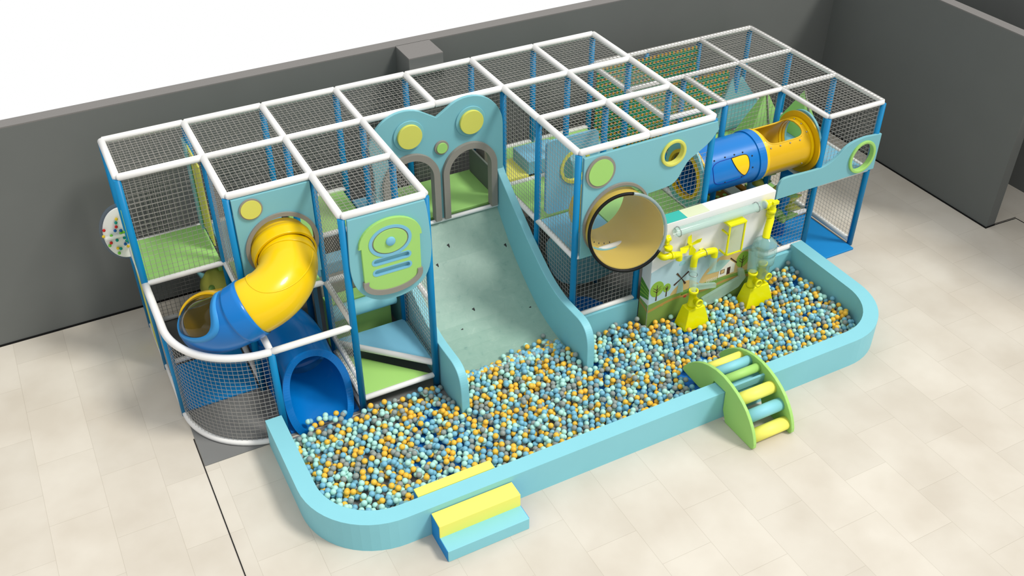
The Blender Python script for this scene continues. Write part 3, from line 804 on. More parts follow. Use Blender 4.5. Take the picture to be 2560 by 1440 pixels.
def tree(cx, cz, r, h):
    art(circ(cx, cz, r, 30, r*1.15), 'art_tree', 'printed_tree', 3)
    art([(cx-.012,cz-h),(cx+.012,cz-h),(cx+.006,cz+r*.6),(cx-.006,cz+r*.6)], 'art_trunk', 'printed_trunk', 4)
    for s in (-1, 1):
        for q in (.1, .45): art([(cx,cz-r*q),(cx+s*r*.6,cz-r*q+r*.45),(cx+s*r*.6,cz-r*q+r*.39),(cx,cz-r*q-.02)], 'art_trunk', 'printed_branch', 4)
tree(7.52,.80,.135,.24); tree(7.72,.76,.075,.18); tree(9.28,.83,.14,.28)
# windmill
wc = (8.0,.86)
for a in (35, 128, 215, 305):
    c, s = math.cos(math.radians(a)), math.sin(math.radians(a)); l = .17
    m = 'art_dark' if a in (35,305,215) else 'art_trunk'
    art([(wc[0]-s*.006,wc[1]+c*.006),(wc[0]+c*l-s*.018,wc[1]+s*l+c*.018),(wc[0]+c*l+s*.018,wc[1]+s*l-c*.018),(wc[0]+s*.006,wc[1]-c*.006)], m, 'printed_windmill_sail', 5)
art([(7.93,.56),(8.07,.56),(8.03,.84),(7.97,.84)], 'art_roof', 'printed_windmill_tower', 4)
# cottage
art([(8.78,.60),(9.12,.62),(9.12,.80),(9.0,.90),(8.80,.76)], 'art_white', 'printed_cottage', 4)
art([(8.52,.76),(8.80,.74),(9.0,.91),(8.76,.98)], 'art_roof', 'printed_roof', 5)
art([(9.0,.93),(9.15,.79),(9.16,.81),(9.01,.95)], 'art_dark', 'printed_roof_edge', 5)
art([(8.82,.66),(8.91,.665),(8.91,.75),(8.82,.745)], 'art_dark', 'printed_window', 5)
art([(8.83,.67),(8.90,.675),(8.90,.74),(8.83,.735)], 'art_tan', 'printed_window_pane', 6)
art([(8.96,.61),(9.03,.615),(9.03,.76),(8.96,.755)], 'art_dark', 'printed_door', 5)
for k in range(7): art([(8.55+k*.032,.57),(8.562+k*.032,.57),(8.562+k*.032,.64),(8.55+k*.032,.635)], 'art_white', 'printed_fence_picket', 4)
for cx, cz in ((7.65,.42),(7.95,.47),(8.12,.44)): art(circ(cx,cz,.035,14,.022), 'art_path' if cx != 8.12 else 'art_red', 'printed_bush', 4)
for cx, cz in ((7.98,1.16),(8.26,1.10)): art(smooth2([(cx-.08,cz-.03),(cx+.08,cz-.03),(cx+.06,cz+.05),(cx-.02,cz+.07)],2), 'art_cloud', 'printed_cloud', 2)
# art on the left end
def arts(poly, m, name, layer=1): return part(name, outline([poly], .004, 'x', AX0-.0015-layer*.0012), m, AW)
arts([(-3.955,.03),(-3.715,.03),(-3.715,.53),(-3.955,.50)], 'art_grass', 'printed_grass')
arts([(-3.955,.36),(-3.715,.44),(-3.715,.49),(-3.955,.41)], 'art_path', 'printed_path', 2)
arts([(-3.955,.62),(-3.715,.56),(-3.715,.95),(-3.955,.82)], 'art_stripe', 'printed_hedge')
for k in range(3): arts([(-3.955,.66+k*.05),(-3.715,.64+k*.09),(-3.715,.67+k*.09),(-3.955,.68+k*.05)], 'art_tree', 'printed_hedge_stripe', 2)
part('top_patch', MB().box(7.40, 7.98, -3.955, -3.715, AZ-.002, AZ+.003), 'teal', AW)
part('top_patch', MB().box(7.98, 8.42, -3.955, -3.715, AZ-.002, AZ+.003), 'cream', AW)

def elbow(pts, r=.045): return smooth3(pts)
def smooth3(pts, it=2):
    pts = [Vector(p) for p in pts]
    for _ in range(it):
        q = [pts[0]]
        for a, b in zip(pts[:-1], pts[1:]): q += [a.lerp(b,.25), a.lerp(b,.75)]
        q.append(pts[-1]); pts = q
    return pts
yp = -4.04
def pipe(name, pts, r, label, cat, m='pump_yellow', ends=True, group=None):
    t = thing(name, label, cat, tuple(Vector(pts[0])), group)
    part('pipe', MB().tube(smooth3(pts, 3), r, 18), m, t)
    if ends:
        for a, b in ((pts[0], pts[1]), (pts[-1], pts[-2])):
            a = Vector(a); d = (Vector(b)-a).normalized()
            part('collar', MB().tube([a-d*.005, a+d*.05], r+.012, 18), m, t)
    return t
# long clear tube
LT = thing('clear_pipe', 'long clear horizontal tube along the top of the white activity wall', 'pipe', (8.5, yp, 1.9))
part('pipe', MB().tube([(7.70,yp,1.91),(9.50,yp,1.91)], .075, 24, caps=False), 'clear_plastic', LT)
for x in (7.76, 9.32):
    part('clamp', MB().tube([(x, yp+.085*math.cos(t), 1.91+.085*math.sin(t)) for t in np.linspace(0,2*PI,28,endpoint=False)], .006, 6, closed=True).tube([(x,yp+.08,1.91),(x-.03,AYF,1.95)], .006, 6), 'steel', LT)
LE_ = pipe('yellow_pipe', [(7.50,yp,1.84),(7.60,yp,1.84),(7.60,yp,1.84),(7.60,yp,1.66),(7.60,yp,1.62)][::1], .055, 'yellow elbow pipe at the left end of the long clear tube', 'pipe')
part('bracket', MB().box(7.57, 7.63, AYF-.06, AYF, 1.70, 1.76), 'pump_yellow', LE_)
p_ = thing('yellow_pipe', 'yellow double-bend pipe at the upper right corner of the white wall', 'pipe', (9.62, yp, 1.4))
part('pipe', MB().tube(smooth3([(9.48,yp,1.90),(9.64,yp,1.90),(9.66,yp,1.90),(9.66,yp,1.62),(9.66,yp-.02,1.58),(9.57,yp-.08,1.42),(9.52,yp-.13,1.30)],2), .065, 20), 'pump_yellow', p_)
part('collar', MB().tube([(9.66,yp,1.78),(9.66,yp,1.70)], .078, 20), 'pump_yellow', p_)
part('collar', MB().tube([(9.48,yp,1.90),(9.54,yp,1.90)], .08, 20), 'pump_yellow', p_)
part('bracket', MB().box(9.63, 9.69, AYF-.05, AYF, 1.60, 1.68), 'pump_yellow', p_)
part('latch', MB().box(9.60,9.72,yp-.09,yp-.02,1.90,1.96), 'pump_yellow', p_, .008)
p_ = thing('yellow_pipe', 'yellow u-shaped pipe on the wall beside the black lookout rim', 'pipe', (7.66, yp, 1.4))
part('pipe', MB().tube(smooth3([(7.50,AYF,1.50),(7.50,yp-.02,1.50),(7.62,yp-.02,1.50),(7.78,yp-.02,1.47),(7.82,yp-.02,1.46),(7.82,yp-.02,1.36)],2), .055, 20), 'pump_yellow', p_)
part('collar', MB().tube([(7.64,yp-.02,1.495),(7.70,yp-.02,1.485)], .066, 20), 'pump_yellow', p_)
p_ = thing('yellow_pipe', 'yellow arched pipe with steel clamp above the clear vertical tube', 'pipe', (8.34, yp, 1.2))
part('pipe', MB().tube(smooth3([(8.14,yp-.02,1.08),(8.14,yp-.02,1.24),(8.16,yp-.02,1.33),(8.40,yp-.02,1.33),(8.52,yp-.02,1.31),(8.55,yp-.02,1.30),(8.55,yp-.02,1.18)],2), .058, 20), 'pump_yellow', p_)
part('clamp', MB().tube([(8.34, yp-.02+.07*math.cos(t), 1.325+.07*math.sin(t)) for t in np.linspace(0,2*PI,28,endpoint=False)], .006, 6, closed=True), 'steel', p_)
part('bracket', MB().box(8.30, 8.38, AYF-.07, AYF, 1.29, 1.35), 'pump_yellow', p_)
part('pipe_end', MB().tube([(8.55,yp-.02,1.19),(8.55,yp-.02,.92)], .062, 20, caps=False), 'clear_plastic', p_)
# clear vertical tube
VTb = thing('clear_pipe', 'short clear vertical tube dropping to the left yellow pump base', 'pipe', (8.13, yp-.06, .55))
part('pipe', MB().tube([(8.14,yp-.02,1.12),(8.10,yp-.16,.56)], .062, 22, caps=False), 'clear_plastic', VTb)
for f in (.25, .72):
    c = Vector((8.14,yp-.02,1.12)).lerp(Vector((8.10,yp-.16,.56)), f)
    part('clamp', MB().tube([(c.x+.07*math.cos(t), c.y+.07*math.sin(t), c.z) for t in np.linspace(0,2*PI,28,endpoint=False)], .006, 6, closed=True), 'steel', VTb)
# pinwheel
PWh = thing('pinwheel', 'small yellow four-bladed pinwheel on the white wall', 'pinwheel', (8.06, yp, 1.5))
pc = Vector((8.055, AYF-.07, 1.545))
for k in range(4):
    a = math.radians(8+90*k); c, s = math.cos(a), math.sin(a)
    def q(l, w, d): return pc+Vector((c*l-s*w, d, s*l+c*w))
    mb = MB(); vs = [q(.01,-.02,0),q(.02,.03,0),q(.12,.085,-.03),q(.21,.06,-.02),q(.20,-.03,.01)]
    vs2 = [v+Vector((0,.006,0)) for v in vs]; m_ = 5
    mb.add(vs+vs2, [tuple(range(5)), tuple(range(5,10))]+[(i,(i+1)%5,5+(i+1)%5,5+i) for i in range(5)])
    part('blade', mb, 'pump_yellow', PWh)
part('hub', MB().tube([pc+Vector((0,-.02,0)), Vector((pc.x,AYF,pc.z))], .018, 12), 'pump_yellow', PWh)
# lantern frame box
LB = thing('window_box', 'yellow framed window box with slanted front on the white wall', 'toy', (8.9, -4.0, 1.1))
x0, x1, zb, zt = 8.73, 9.04, 1.20, 1.80; yb, yf = AYF, AYF-.20
part('box_top', MB().box(x0-.02, x1+.02, yf, yb, zt-.04, zt), 'pump_yellow', LB, .006)
fr = MB()
for a, b in (((x0,yf+.02,zb),(x0,yf+.02,zt-.04)),((x1,yf+.02,zb),(x1,yf+.02,zt-.04)),((x0,yf+.02,zb),(x1,yf+.02,zb)),((x0,yb,zb),(x0,yf+.02,zb)),((x0,yb,zt-.2),(x0,yf+.02,zt-.2))):
    fr.tube([a,b], .018, 4, smooth=False)
part('frame', fr, 'pump_yellow', LB)
part('pane', MB().box(x0+.012, x1-.012, yf+.018, yf+.024, zb+.012, zt-.05), 'pane', LB)
part('inner_disc', MB().disc((8.98,yb-.05,1.5),.07,'y',.01,24,rx=.045), 'white_board', LB)
# stacked clear jar
JR = thing('clear_jar', 'stacked clear plastic cylinder jar hanging at the right of the activity wall', 'jar', (9.6, -4.12, .7))
jc = (9.52, -4.18, .04)
part('jar_body', MB().lathe([(.07,1.30),(.10,1.28),(.19,1.20),(.20,1.14),(.17,1.12),(.21,1.10),(.215,1.00),(.18,.985),(.20,.97),(.20,.80),(.15,.78),(.14,.52)], jc, 'z', 36), 'clear_jar', JR)
part('inner_tube', MB().tube([(9.52,-4.18,1.34),(9.52,-4.18,.8)], .075, 20, caps=False), 'clear_jar', JR)
part('drop_tube', MB().tube([(9.34,-4.12,1.1),(9.31,-4.20,.72)], .085, 20, caps=False), 'clear_jar', JR)
# clear gutters
for nm_, pts in (('clear gutter across the printed path, short upper one', [(8.25,-4.0,.66),(8.72,-4.0,.54),(8.72,-4.0,.46),(8.22,-4.0,.56)]),
                 ('clear gutter bending up beside the right pump base', [(8.46,-4.0,.16),(8.68,-4.0,.12),(9.23,-4.0,.30),(9.36,-4.0,.46),(9.28,-4.0,.66),(9.18,-4.0,.68),(9.22,-4.0,.50),(8.47,-4.0,.30)])):
    single('clear_gutter', MB().prism([(p[0],p[2]) for p in pts], 'y', -4.03, -3.975), 'clear_plastic', nm_, 'gutter')
# pump bases
def pump(cx, cy, w, label, spouts):
    t = thing('pump_base', label, 'pump', (cx, cy, .1), 'yellow pump bases')
    z0, z1 = .05, .43; a, b = w/2, .17
    mb = MB(); vs = [(cx-a,cy-.17,z0),(cx+a,cy-.17,z0),(cx+a,cy+.14,z0),(cx-a,cy+.14,z0),(cx-a*.62,cy-.10,z1),(cx+a*.62,cy-.10,z1),(cx+a*.62,cy+.10,z1),(cx-a*.62,cy+.10,z1)]
    mb.add(vs, [(3,2,1,0),(4,5,6,7),(0,1,5,4),(1,2,6,5),(2,3,7,6),(3,0,4,7)])
    part('hopper', mb, 'pump_yellow', t, .012)
    for (dx, dy, h) in spouts:
        x, y = cx+dx, cy+dy
        f = part('pipe_fitting', MB().lathe([(0,0),(.078,0),(.078,.05),(.068,.06),(.068,h-.05),(.082,h-.045),(.082,h),(.062,h),(.062,h-.12),(0,h-.12)], (x,y,z1), 'z', 26), 'pump_yellow', t)
        part('side_port', MB().lathe([(.042,-.0),(.058,0),(.058,-.14),(.072,-.14),(.072,-.17),(.046,-.17),(.046,-.04),(0,-.04)], (x+.02,y+.0,z1+.15), 'y', 22), 'pump_yellow', f)
    return t
pump(8.12, -4.22, .52, 'yellow pump base standing in the balls, left one with a single pipe', [(-.04, 0, .33)])
pump(9.44, -4.22, .60, 'yellow pump base standing in the balls, right one with two pipes', [(-.14, -.02, .30), (.13, .06, .36)])

# ================================================================= LADDER ARCH
LA = thing('arched_steps', 'lime green arched ladder with foam rollers straddling the pit wall', 'ladder', (7.6, -6.2, 0))
prof = smooth2([(-7.02,.0),(-7.06,.07),(-7.0,.26),(-6.90,.42),(-6.72,.60),(-6.45,.73),(-6.10,.785),(-5.75,.70),(-5.50,.54),(-5.30,.33),(-5.24,.2)],1,False)
prof = [(-6.38,0.0),(-7.0,0.0)] + prof[1:] + [(-5.30,.18),(-5.7,.16),(-5.93,.30),(-6.0,.54),(-6.28,.545),(-6.29,.2)]
for x in (7.22, 7.93): part('side_panel', outline([prof], .055, 'x', x, .008), 'lime', LA)
rl = [(-6.90,.13,.105,'yellow_pad'),(-6.72,.36,.10,'lightblue_soft'),(-6.50,.53,.10,'yellow_pad'),(-6.14,.64,.07,'lime'),(-5.93,.62,.08,'lightblue_soft'),(-5.74,.56,.08,'yellow_pad')]
for y, z, r, m in rl:
    part('roller', MB().tube([(7.24,y,z),(7.91,y,z)], r, 28), m, LA)
part('slat', MB().box(7.24, 7.91, -6.31, -6.27, .50, .62), 'lightblue', LA)

# ================================================================= FOAM STEPS
FS = thing('foam_steps', 'two-tier foam steps, yellow over light blue, outside the pit wall', 'steps', (3.0, -6.5, 0))
sp1 = [(-6.275,0.0),(-6.275,.42),(-6.52,.40),(-6.52,.20),(-6.775,.20),(-6.775,0.0)]
part('step_core', MB().prism(sp1, 'x', 2.40, 3.61), 'mat_blue', FS)
part('upper_tread', MB().box(2.405, 3.605, -6.535, -6.275, .19, .425), 'yellow_pad', FS, .006)
part('lower_tread', MB().box(2.405, 3.605, -6.79, -6.275, .0, .205), 'lightblue_soft', FS, .006)
IS = thing('foam_step', 'yellow foam step against the inner side of the pit wall, sunk in the balls', 'steps', (2.9, -5.95, 0))
part('step_body', MB().box(2.33, 3.48, -6.015, -5.86, .012, .50), 'mat_blue', IS)
part('tread', MB().box(2.335, 3.475, -6.015, -5.865, .50, .53), 'yellow_pad', IS)

# ================================================================= WOVEN CLIMBING WALLS
def weave(x0, x1, y, z0, z1, label, rows):
    t = thing('woven_net_wall', label, 'climbing net', ((x0+x1)/2, y, z0))
    g = MB(); dz = (z1-z0)/rows; nx = int((x1-x0)/.09); yb_ = MB()
    for r in range(rows):
        z = z0+dz*r
        g.box(x0, x1, y-.008, y+.008, z, z+dz*.50)
        for k in range(nx+1):
            x = x0+(x1-x0)*(k+.25)/(nx+1)
            if (k+r) % 3 == 0: g.box(x+.050, x+.080, y-.01, y+.01, z+dz*.4, z+dz*1.02)
            yb_.box(x, x+.040, y-.010, y+.010, z+dz*.52, z+dz*.94)
    part('green_strap', g, 'weave_green', t)
    part('yellow_block', yb_, 'weave_yellow', t, kind='stuff')
    return t
weave(8.62, 10.9, -.08, .5, 2.88, 'green and yellow woven climbing wall at the back of the low frame', 22)
weave(8.62, 10.8, -B+.02, 1.98, 2.86, 'green and yellow woven climbing wall one row in front of the back one', 8)
single('low_board', outline([smooth2([(6.25,.75),(6.6,.22),(7.3,.10),(7.9,.3),(7.9,1.5),(6.25,1.5)],2)], .05, 'y', -2.5), 'lightblue', 'light blue curved board behind the lower net of the tall section', 'panel')
# ================================================================= FOAM PEAKS, TOTEM AND SMALL PIECES
def peak(cx, cy, w, d, z0, h, m, label, seam=True, lean=0):
    t = thing('foam_peak', label, 'foam shape', (cx, cy, z0), 'foam mountain peaks')
    mb = MB(); vs = [(cx-w/2,cy-d/2,z0),(cx+w/2,cy-d/2,z0),(cx+w/2,cy+d/2,z0),(cx-w/2,cy+d/2,z0),(cx+lean,cy,z0+h)]
    mb.add(vs, [(3,2,1,0),(0,1,4),(1,2,4),(2,3,4),(3,0,4)]); part('peak_body', mb, m, t, .01)
    if seam: part('seam_strip', MB().tube([(cx+w*.03,cy-d/2-.012,z0+.01),(cx+lean,cy-.015,z0+h)], .014, 6), 'taupe', t)
peak(11.25, -1.75, .95, .5, 1.66, .95, 'green', 'green foam peak on the platform left of the blue corner post')
peak(12.0, -1.95, .42, .9, 1.66, .85, 'green', 'green foam peak right behind the yellow tunnel flange')
peak(10.9, -1.2, 1.0, .35, 1.70, 1.0, 'lightblue', 'light blue foam peak behind the net over the tunnel', False)
peak(11.5, -.75, .95, .5, 1.66, .75, 'lightblue', 'light blue foam peak at the back of the low frame', False)

def totem(cx, cy, z0, h, r, label, m, spikes, name='spiky_post'):
    t = thing(name, label, 'climbing post', (cx, cy, z0), 'spiky climbing posts')
    part('core', MB().lathe([(0,0),(r,0),(r,h-.02),(r*.9,h),(0,h)], (cx,cy,z0), 'z', 24), m, t)
    for (a, z, l, mm) in spikes:
        d = Vector((math.cos(math.radians(a)), math.sin(math.radians(a)), .12)); p = Vector((cx,cy,z0+z))+d*(r*.7)
        part('spike', MB().tube([p, p+d*l*.45, p+d*l], [.10,.075,.012], 14), mm, t)
totem(11.2, -2.72, .04, 1.35, .13, 'blue post with green and yellow cones inside the right end bay', 'mat_blue',
      [(-20,.35,.26,'lime'),(-60,.62,.26,'yellow_soft'),(-10,.72,.30,'yellow_soft'),(200,.5,.26,'lime'),(-90,.95,.26,'lime'),(10,1.05,.28,'lime'),(180,1.0,.26,'yellow_soft'),(-120,.4,.24,'lime'),(230,1.2,.26,'lime'),(-30,1.22,.24,'lime')])
totem(10.9, -2.2, .02, 1.5, .12, 'blue post with green and ochre leaf cones below the yellow tunnel', 'deck_blue',
      [(-60,1.2,.3,'lime'),(-100,1.0,.3,'yellow_soft'),(-20,.9,.26,'lime'),(200,1.1,.28,'yellow_soft'),(-140,.7,.3,'lime')])
SB = thing('spiky_ball', 'yellow foam bump with light blue and green cones behind the spiral slide', 'foam shape', (1.15, -.5, .3))
part('body', MB().lathe([(0.001,-.30),(.14,-.27),(.25,-.12),(.28,0),(.25,.13),(.14,.26),(0.001,.30)], (1.12,-.55,.85), 'z', 24), 'yellow_soft', SB)
part('stand', MB().tube([(1.12,-.55,.012),(1.12,-.55,.62)], .06, 16), 'post_blue', SB)
part('stem', MB().box(1.19,1.25,-.58,-.5,1.08,1.4), 'green', SB)
for a, e, m in ((150,40,'lightblue'),(200,-15,'lime'),(-100,10,'green'),(-40,-5,'lightblue'),(240,25,'lime')):
    d = Vector((math.cos(math.radians(a))*math.cos(math.radians(e)), math.sin(math.radians(a))*math.cos(math.radians(e)), math.sin(math.radians(e))))
    p = Vector((1.12,-.55,.85))+d*.22
    part('cone', MB().tube([p, p+d*.16], [.075,.014], 12), m, SB)
# interior play panels of the tall right section
IP = thing('inner_panel', 'light blue rounded divider with yellow-rimmed window inside the right tall section', 'panel', (6.65,-2.46,1.75))
rr = [(6.28,2.0),(6.28,2.95)]
part('board', outline([smooth2([(6.24,2.0),(6.24,1.76),(6.5,1.76),(6.95,1.76),(7.2,1.76),(7.2,2.0),(7.2,2.9),(7.2,3.12),(6.95,3.12),(6.5,3.12),(6.24,3.12),(6.24,2.9)],2), circ(6.78,2.55,.24,36,.26)], .05, 'y', -2.42), 'deck_blue', IP)
part('window_rim', outline([circ(6.78,2.55,.285,40,.31), circ(6.78,2.55,.235,40,.255)], .07, 'y', -2.43), 'yellow_soft', IP)
IP2 = thing('inner_panel', 'light blue arch-topped hood box on the green platform inside the tall section', 'panel', (7.45,-1.6,1.7))
part('hood', MB().prism([(-1.85,1.70)]+[(-1.6+.25*math.cos(t),2.05+.25*math.sin(t)) for t in np.linspace(PI,0,14)]+[(-1.35,1.70)], 'x', 7.1, 7.95), 'lightblue', IP2, .01)
single('step_block', MB().box(6.62,7.35,-1.15,-.55,1.70,2.0), 'deck_blue', 'light blue foam step block on the green platform behind the net', 'foam block', None, .015)
single('step_block', MB().box(6.2,6.75,-1.15,-.5,1.695,1.76), 'yellow_pad', 'low yellow foam pad beside the light blue step block', 'foam block', None, .01)
single('step_block', MB().box(6.12,6.5,-.42,-.08,1.695,2.05), 'taupe', 'grey foam block against the back net beyond the archway', 'foam block', None, .015)
# low obstacle pieces under the tunnel
BD = thing('dotted_ramp', 'brown foam ramp with pale green dots on the floor below the tunnel', 'foam block', (11.1,-1.6,0))
part('ramp', MB().box(10.55, 10.9, -2.0, -1.25, .012, .35), 'brown', BD, .01)
part('side', MB().box(10.50, 10.545, -2.0, -1.25, .012, .33), 'lime', BD)
for i in range(2):
    for j in range(4): part('dot', MB().disc((10.64+.17*i,-1.88+.17*j,.353), .038, 'z', .01, 16), 'lime', BD)
single('foam_plank', MB().box(11.0,11.25,-2.2,-1.25,.012,.3), 'white_board', 'pale grey foam plank beside the dotted ramp', 'foam block', None, .01)
single('foam_plank', MB().box(11.3,11.42,-2.2,-1.25,.012,.3), 'brown', 'thin ochre foam plank right of the pale one', 'foam block', None, .01)
single('foam_plank', MB().box(11.5,12.0,-2.2,-1.3,.012,.28), 'green', 'wide green foam slab right of the ochre plank', 'foam block', None, .01)
for k, (x, y, z, m, lb) in enumerate(((9.7,-2.9,.2,'weave_green','dark green foam ball on the floor below the tunnel, left one'),(10.2,-2.5,.2,'weave_green','dark green foam ball on the floor beside the dotted ramp'))):
    single('foam_ball', MB().lathe([(0.001,-.15),(.075,-.13),(.13,-.075),(.15,0),(.13,.075),(.075,.13),(0.001,.15)], (x,y,z), 'z', 20), m, lb, 'foam ball')
# yellow board and light blue strip in the second bay
YB = thing('inner_panel', 'tall narrow yellow climbing board with light blue edge in the far left bay', 'panel', (1.3,-.5,1.74))
part('board', MB().box(1.16, 1.19, -.9, -.12, 1.82, 3.25), 'yellow_soft', YB, .01)
part('edge', MB().box(1.12, 1.155, -.28, -.06, 1.78, 3.35), 'lightblue', YB, .008)
# ================================================================= LEFT OUTSIDE PANELS AND BEAD DOME
LP = thing('side_panel', 'narrow green and yellow side board on the left outside of the frame', 'panel', (-.06,-.6,.1))
part('upper_board', MB().box(-.035,-.012,-1.14,-.72,1.76,2.75), 'lime', LP, .008)
part('lower_board', MB().box(-.035,-.012,-.78,-.42,.06,1.62), 'yellow_soft', LP, .008)
part('edge_board', MB().box(-.010,.010,-1.14,-.07,.06,1.62), 'post_blue', LP, .008)
BDm = thing('bead_dome', 'white half-round bead board with coloured beads on the left outside', 'bead toy', (-.3,-.62,1.9))
# half disc board sticking out to the left, plus cross bar
hc_ = (-.06, 2.30)
half = [(hc_[0]+.30*math.cos(t)*1.0, hc_[1]+.44*math.sin(t)) for t in np.linspace(PI/2, 3*PI/2, 30)]
part('board', outline([half], .02, 'y', -.62), 'white_board', BDm)
halo = [(hc_[0]+.345*math.cos(t), hc_[1]+.49*math.sin(t)) for t in np.linspace(PI/2, 3*PI/2, 30)]
part('clear_shell', outline([halo], .02, 'y', -.585), 'halo', BDm)
part('cross_bar', MB().box(-.35,-.06,-.70,-.63,2.28,2.32), 'white_foam', BDm, .006)
bc = ['bead_red','bead_blue','bead_green','bead_teal','bead_yellow']
bd = [(-.33,2.44,0),(-.15,2.45,0),(-.18,2.39,1),(-.10,2.37,1),(-.36,2.34,4),(-.25,2.32,2),(-.11,2.33,2),(-.07,2.33,2),(-.14,2.52,3),(-.12,2.58,4),(-.28,2.20,0),(-.19,2.22,3),(-.08,2.23,3),(-.06,2.17,3),
      (-.31,2.16,2),(-.09,2.12,1),(-.21,2.08,4),(-.17,2.06,3),(-.06,2.07,4),(-.21,1.99,2)]
sph = [(0.001,-1),(.38,-.92),(.71,-.71),(.92,-.38),(1,0),(.92,.38),(.71,.71),(.38,.92),(0.001,1)]
for x, z, c in bd:
    part('bead', MB().lathe([(r*.024,h*.024) for r, h in sph], (x,-.66,z), 'z', 12), bc[c], BDm)

# ================================================================= BALLS
RB = .0445
def ico(sub):
    bm = bmesh.new(); bmesh.ops.create_icosphere(bm, subdivisions=sub, radius=RB)
    v = np.array([x.co[:] for x in bm.verts]); f = np.array([[q.index for q in x.verts] for x in bm.faces]); bm.free(); return v, f
def inside(x, y):
    x0, x1, y1, R = 1.195+RB, 10.655-RB, -6.02+RB, .875-RB
    if y > -3.64-RB or (x > 6.1 and y > -3.72-RB): return False
    if x < 2.40 and y > -3.76: return False
    if x < x0 or x > x1 or y < y1: return False
    for cx, sgn in ((x0+R, -1), (x1-R, 1)):
        if (x-cx)*sgn > 0 and y < y1+R and math.hypot(x-cx, y-(y1+R)) > R: return False
    # objects standing in the pit
    if 2.29 < x < 3.52 and y < -5.82: return False
    if 3.68 < x < 3.9 and y > -4.47: return False
    if 5.88 < x < 6.10 and y > -4.47: return False
    if 3.68 < x < 6.1 and y > -3.80: return False
    if 7.33 < x < 9.81 and y > -4.0: return False
    for cx, w in ((8.12,.52),(9.44,.60)):
        if abs(x-cx) < w/2+RB*.6 and -4.40-RB*.6 < y: return False
    for lx in (7.22,7.93):
        if abs(x-lx) < .03+RB and y < -5.2: return False
    if 1.30 < x < 2.32 and y > -3.80: return False
    return True
cand = []
step = RB*2.02
# lower layer: hexagonal lattice, jittered
def layer(z, keep, jit, zj, spacing, phase):
    out = []; row = 0; y = -6.0+phase
    while y < -3.7:
        x = 1.2+(spacing/2 if row % 2 else 0)+phase
        while x < 10.7:
            px, py = x+rng.uniform(-jit,jit), y+rng.uniform(-jit,jit)
            if rng.random() < keep and inside(px, py):
                out.append((px, py, z+rng.uniform(0, zj)))
            x += spacing
        y += spacing*.866; row += 1
    return out
low = layer(.023+RB, .93, .012, .012, step*1.08, 0)
mid = layer(.023+RB+.066, .62, .018, .014, step*1.13, .037)
top = layer(.023+RB+.130, .10, .02, .01, step*1.3, .01)
# small spill at the foot of the slide and inside the spiral mouth
for k in range(16):
    x = rng.uniform(1.5, 2.15); y = rng.uniform(-3.80, -3.62)
    low.append((x, y, .13+RB+(y+3.8)*.2))
for k in range(190):
    x = rng.uniform(3.93, 5.85); y = -3.80+abs(rng.normal(0, .14))*(.35+.65*(x-3.9)/2)
    if y > -3.1: continue
    zs = float(np.interp(y, [s[0] for s in S][::-1], [s[1] for s in S][::-1]))
    low.append((x, y, zs+RB+.005+rng.uniform(0,.03)))
names = list(BALLC); probs = [.24, .30, .27, .19]
allb = [(b, 0) for b in low]+[(b, 1) for b in mid]+[(b, 1) for b in top]
cols = rng.choice(4, size=len(allb), p=probs)
# camera position for choosing the nearest balls
CAM = np.array((-.759387771, -14.6100828, 10.8304916))
order = sorted([i for i, b in enumerate(allb) if b[1] == 1], key=lambda i: np.linalg.norm(np.array(allb[i][0])-CAM))
near = set(order[:300])
# individual balls
v3, f3 = ico(3); v2, f2 = ico(2)
bmesh_data = {}
for ci, nme in enumerate(names):
    me = bpy.data.meshes.new('ball'); me.from_pydata(v3.tolist(), [], f3.tolist())
    me.materials.append(M['ball_'+nme]); me.polygons.foreach_set('use_smooth', [True]*len(f3)); me.update()
    bmesh_data[ci] = me
adj = {0: 'amber yellow plastic ball near the front left curve of the ball pit',
       1: 'pale mint plastic ball near the front left curve of the ball pit',
       2: 'sky blue plastic ball near the front left curve of the ball pit',
       3: 'grey plastic ball near the front left curve of the ball pit'}
grp = {0: 'amber balls at the front left of the pit', 1: 'mint balls at the front left of the pit', 2: 'sky blue balls at the front left of the pit', 3: 'grey balls at the front left of the pit'}
proto = {}
for i in sorted(near):
    ci = int(cols[i])
    if ci not in proto:
        o = bpy.data.objects.new('ball', bmesh_data[ci]); set_tags(o, adj[ci], 'ball', grp[ci]); proto[ci] = o
    else: o = proto[ci].copy()
    COL.objects.link(o); o.location = allb[i][0]
rest = [i for i in range(len(allb)) if i not in near]
pos = np.array([allb[i][0] for i in rest]); nb = len(pos)
V_ = (pos[:,None,:]+v2[None,:,:]).reshape(-1,3); F_ = (np.arange(nb)[:,None,None]*len(v2)+f2[None]).reshape(-1,3)
me = bpy.data.meshes.new('pit_balls')
me.vertices.add(len(V_)); me.vertices.foreach_set('co', V_.ravel())
me.loops.add(F_.size); me.loops.foreach_set('vertex_index', F_.ravel().astype(np.int32))
me.polygons.add(len(F_)); me.polygons.foreach_set('loop_start', np.arange(0, F_.size, 3, dtype=np.int32))
for nme in names: me.materials.append(M['ball_'+nme])
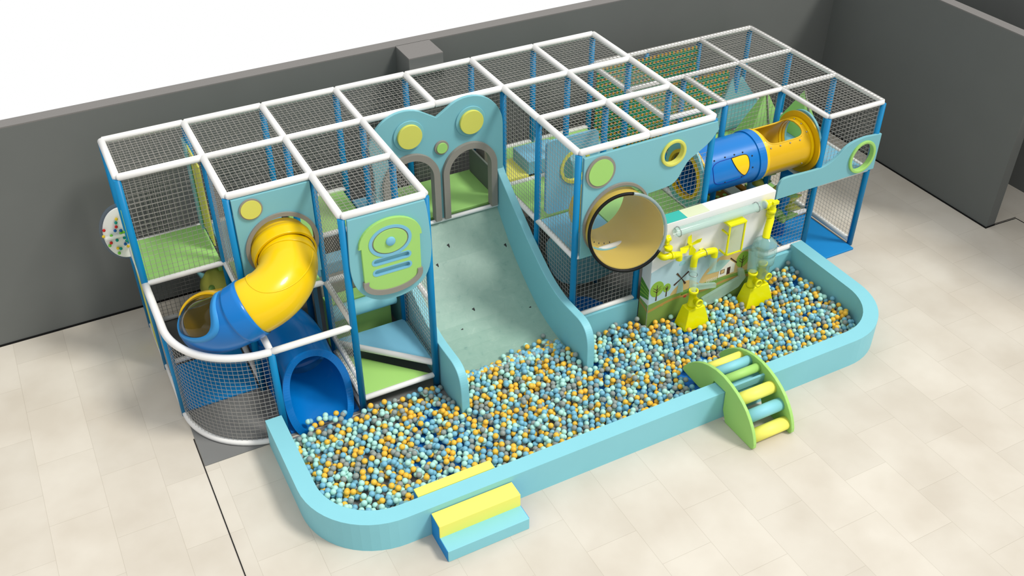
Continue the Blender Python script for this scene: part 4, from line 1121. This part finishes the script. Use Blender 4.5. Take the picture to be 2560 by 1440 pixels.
me.polygons.foreach_set('material_index', np.repeat(cols[rest], len(f2)).astype(np.int32))
me.polygons.foreach_set('use_smooth', [True]*len(F_)); me.update(calc_edges=True); me.validate()
o = link('pit_balls', me); set_tags(o, 'amber, mint, blue and grey plastic balls filling the ball pit', 'balls', None, 'stuff')

# ================================================================= LIGHT
w = bpy.data.worlds.new('world'); sc.world = w; w.use_nodes = True
nt = w.node_tree; bg = nt.nodes['Background']; bg.inputs[1].default_value = 1.0
tc = nt.nodes.new('ShaderNodeTexCoord'); sx = nt.nodes.new('ShaderNodeSeparateXYZ'); mr = nt.nodes.new('ShaderNodeMapRange')
mr.inputs['From Min'].default_value = -1; mr.inputs['From Max'].default_value = 1
cr = nt.nodes.new('ShaderNodeValToRGB'); e = cr.color_ramp.elements
e[0].position = 0; e[0].color = (1,1,1,1); e[1].position = 1; e[1].color = (1.2,1.2,1.2,1)
for p_, v_ in ((.485,1.0),(.505,.50),(.62,.58),(.80,.95)):
    k = e.new(p_); k.color = (v_,v_,v_,1)
nt.links.new(tc.outputs['Generated'], sx.inputs[0]); nt.links.new(sx.outputs['Z'], mr.inputs['Value']); nt.links.new(mr.outputs[0], cr.inputs[0]); nt.links.new(cr.outputs[0], bg.inputs[0])
sun = bpy.data.lights.new('sun', 'SUN'); sun.energy = 2.5; sun.angle = math.radians(13); sun.color = (1,.965,.90)
so = bpy.data.objects.new('sun', sun); COL.objects.link(so)
so.rotation_euler = Vector((-.72, .66, -1.3)).to_track_quat('-Z', 'Y').to_euler()
so.location = (10,-12,12)

# ================================================================= CAMERA
cam = bpy.data.cameras.new('camera'); co = bpy.data.objects.new('camera', cam); COL.objects.link(co)
co.location = tuple(CAM); co.rotation_euler = (.924828391, 0, -.482783106)
cam.sensor_width = 36; cam.sensor_fit = 'HORIZONTAL'; cam.lens = 2522.76756/2560*36
cam.clip_end = 200
sc.camera = co
sc.view_settings.view_transform = 'Standard'; sc.view_settings.look = 'None'
sc.view_settings.exposure = 0; sc.view_settings.gamma = 1
sc.view_settings.use_curve_mapping = False
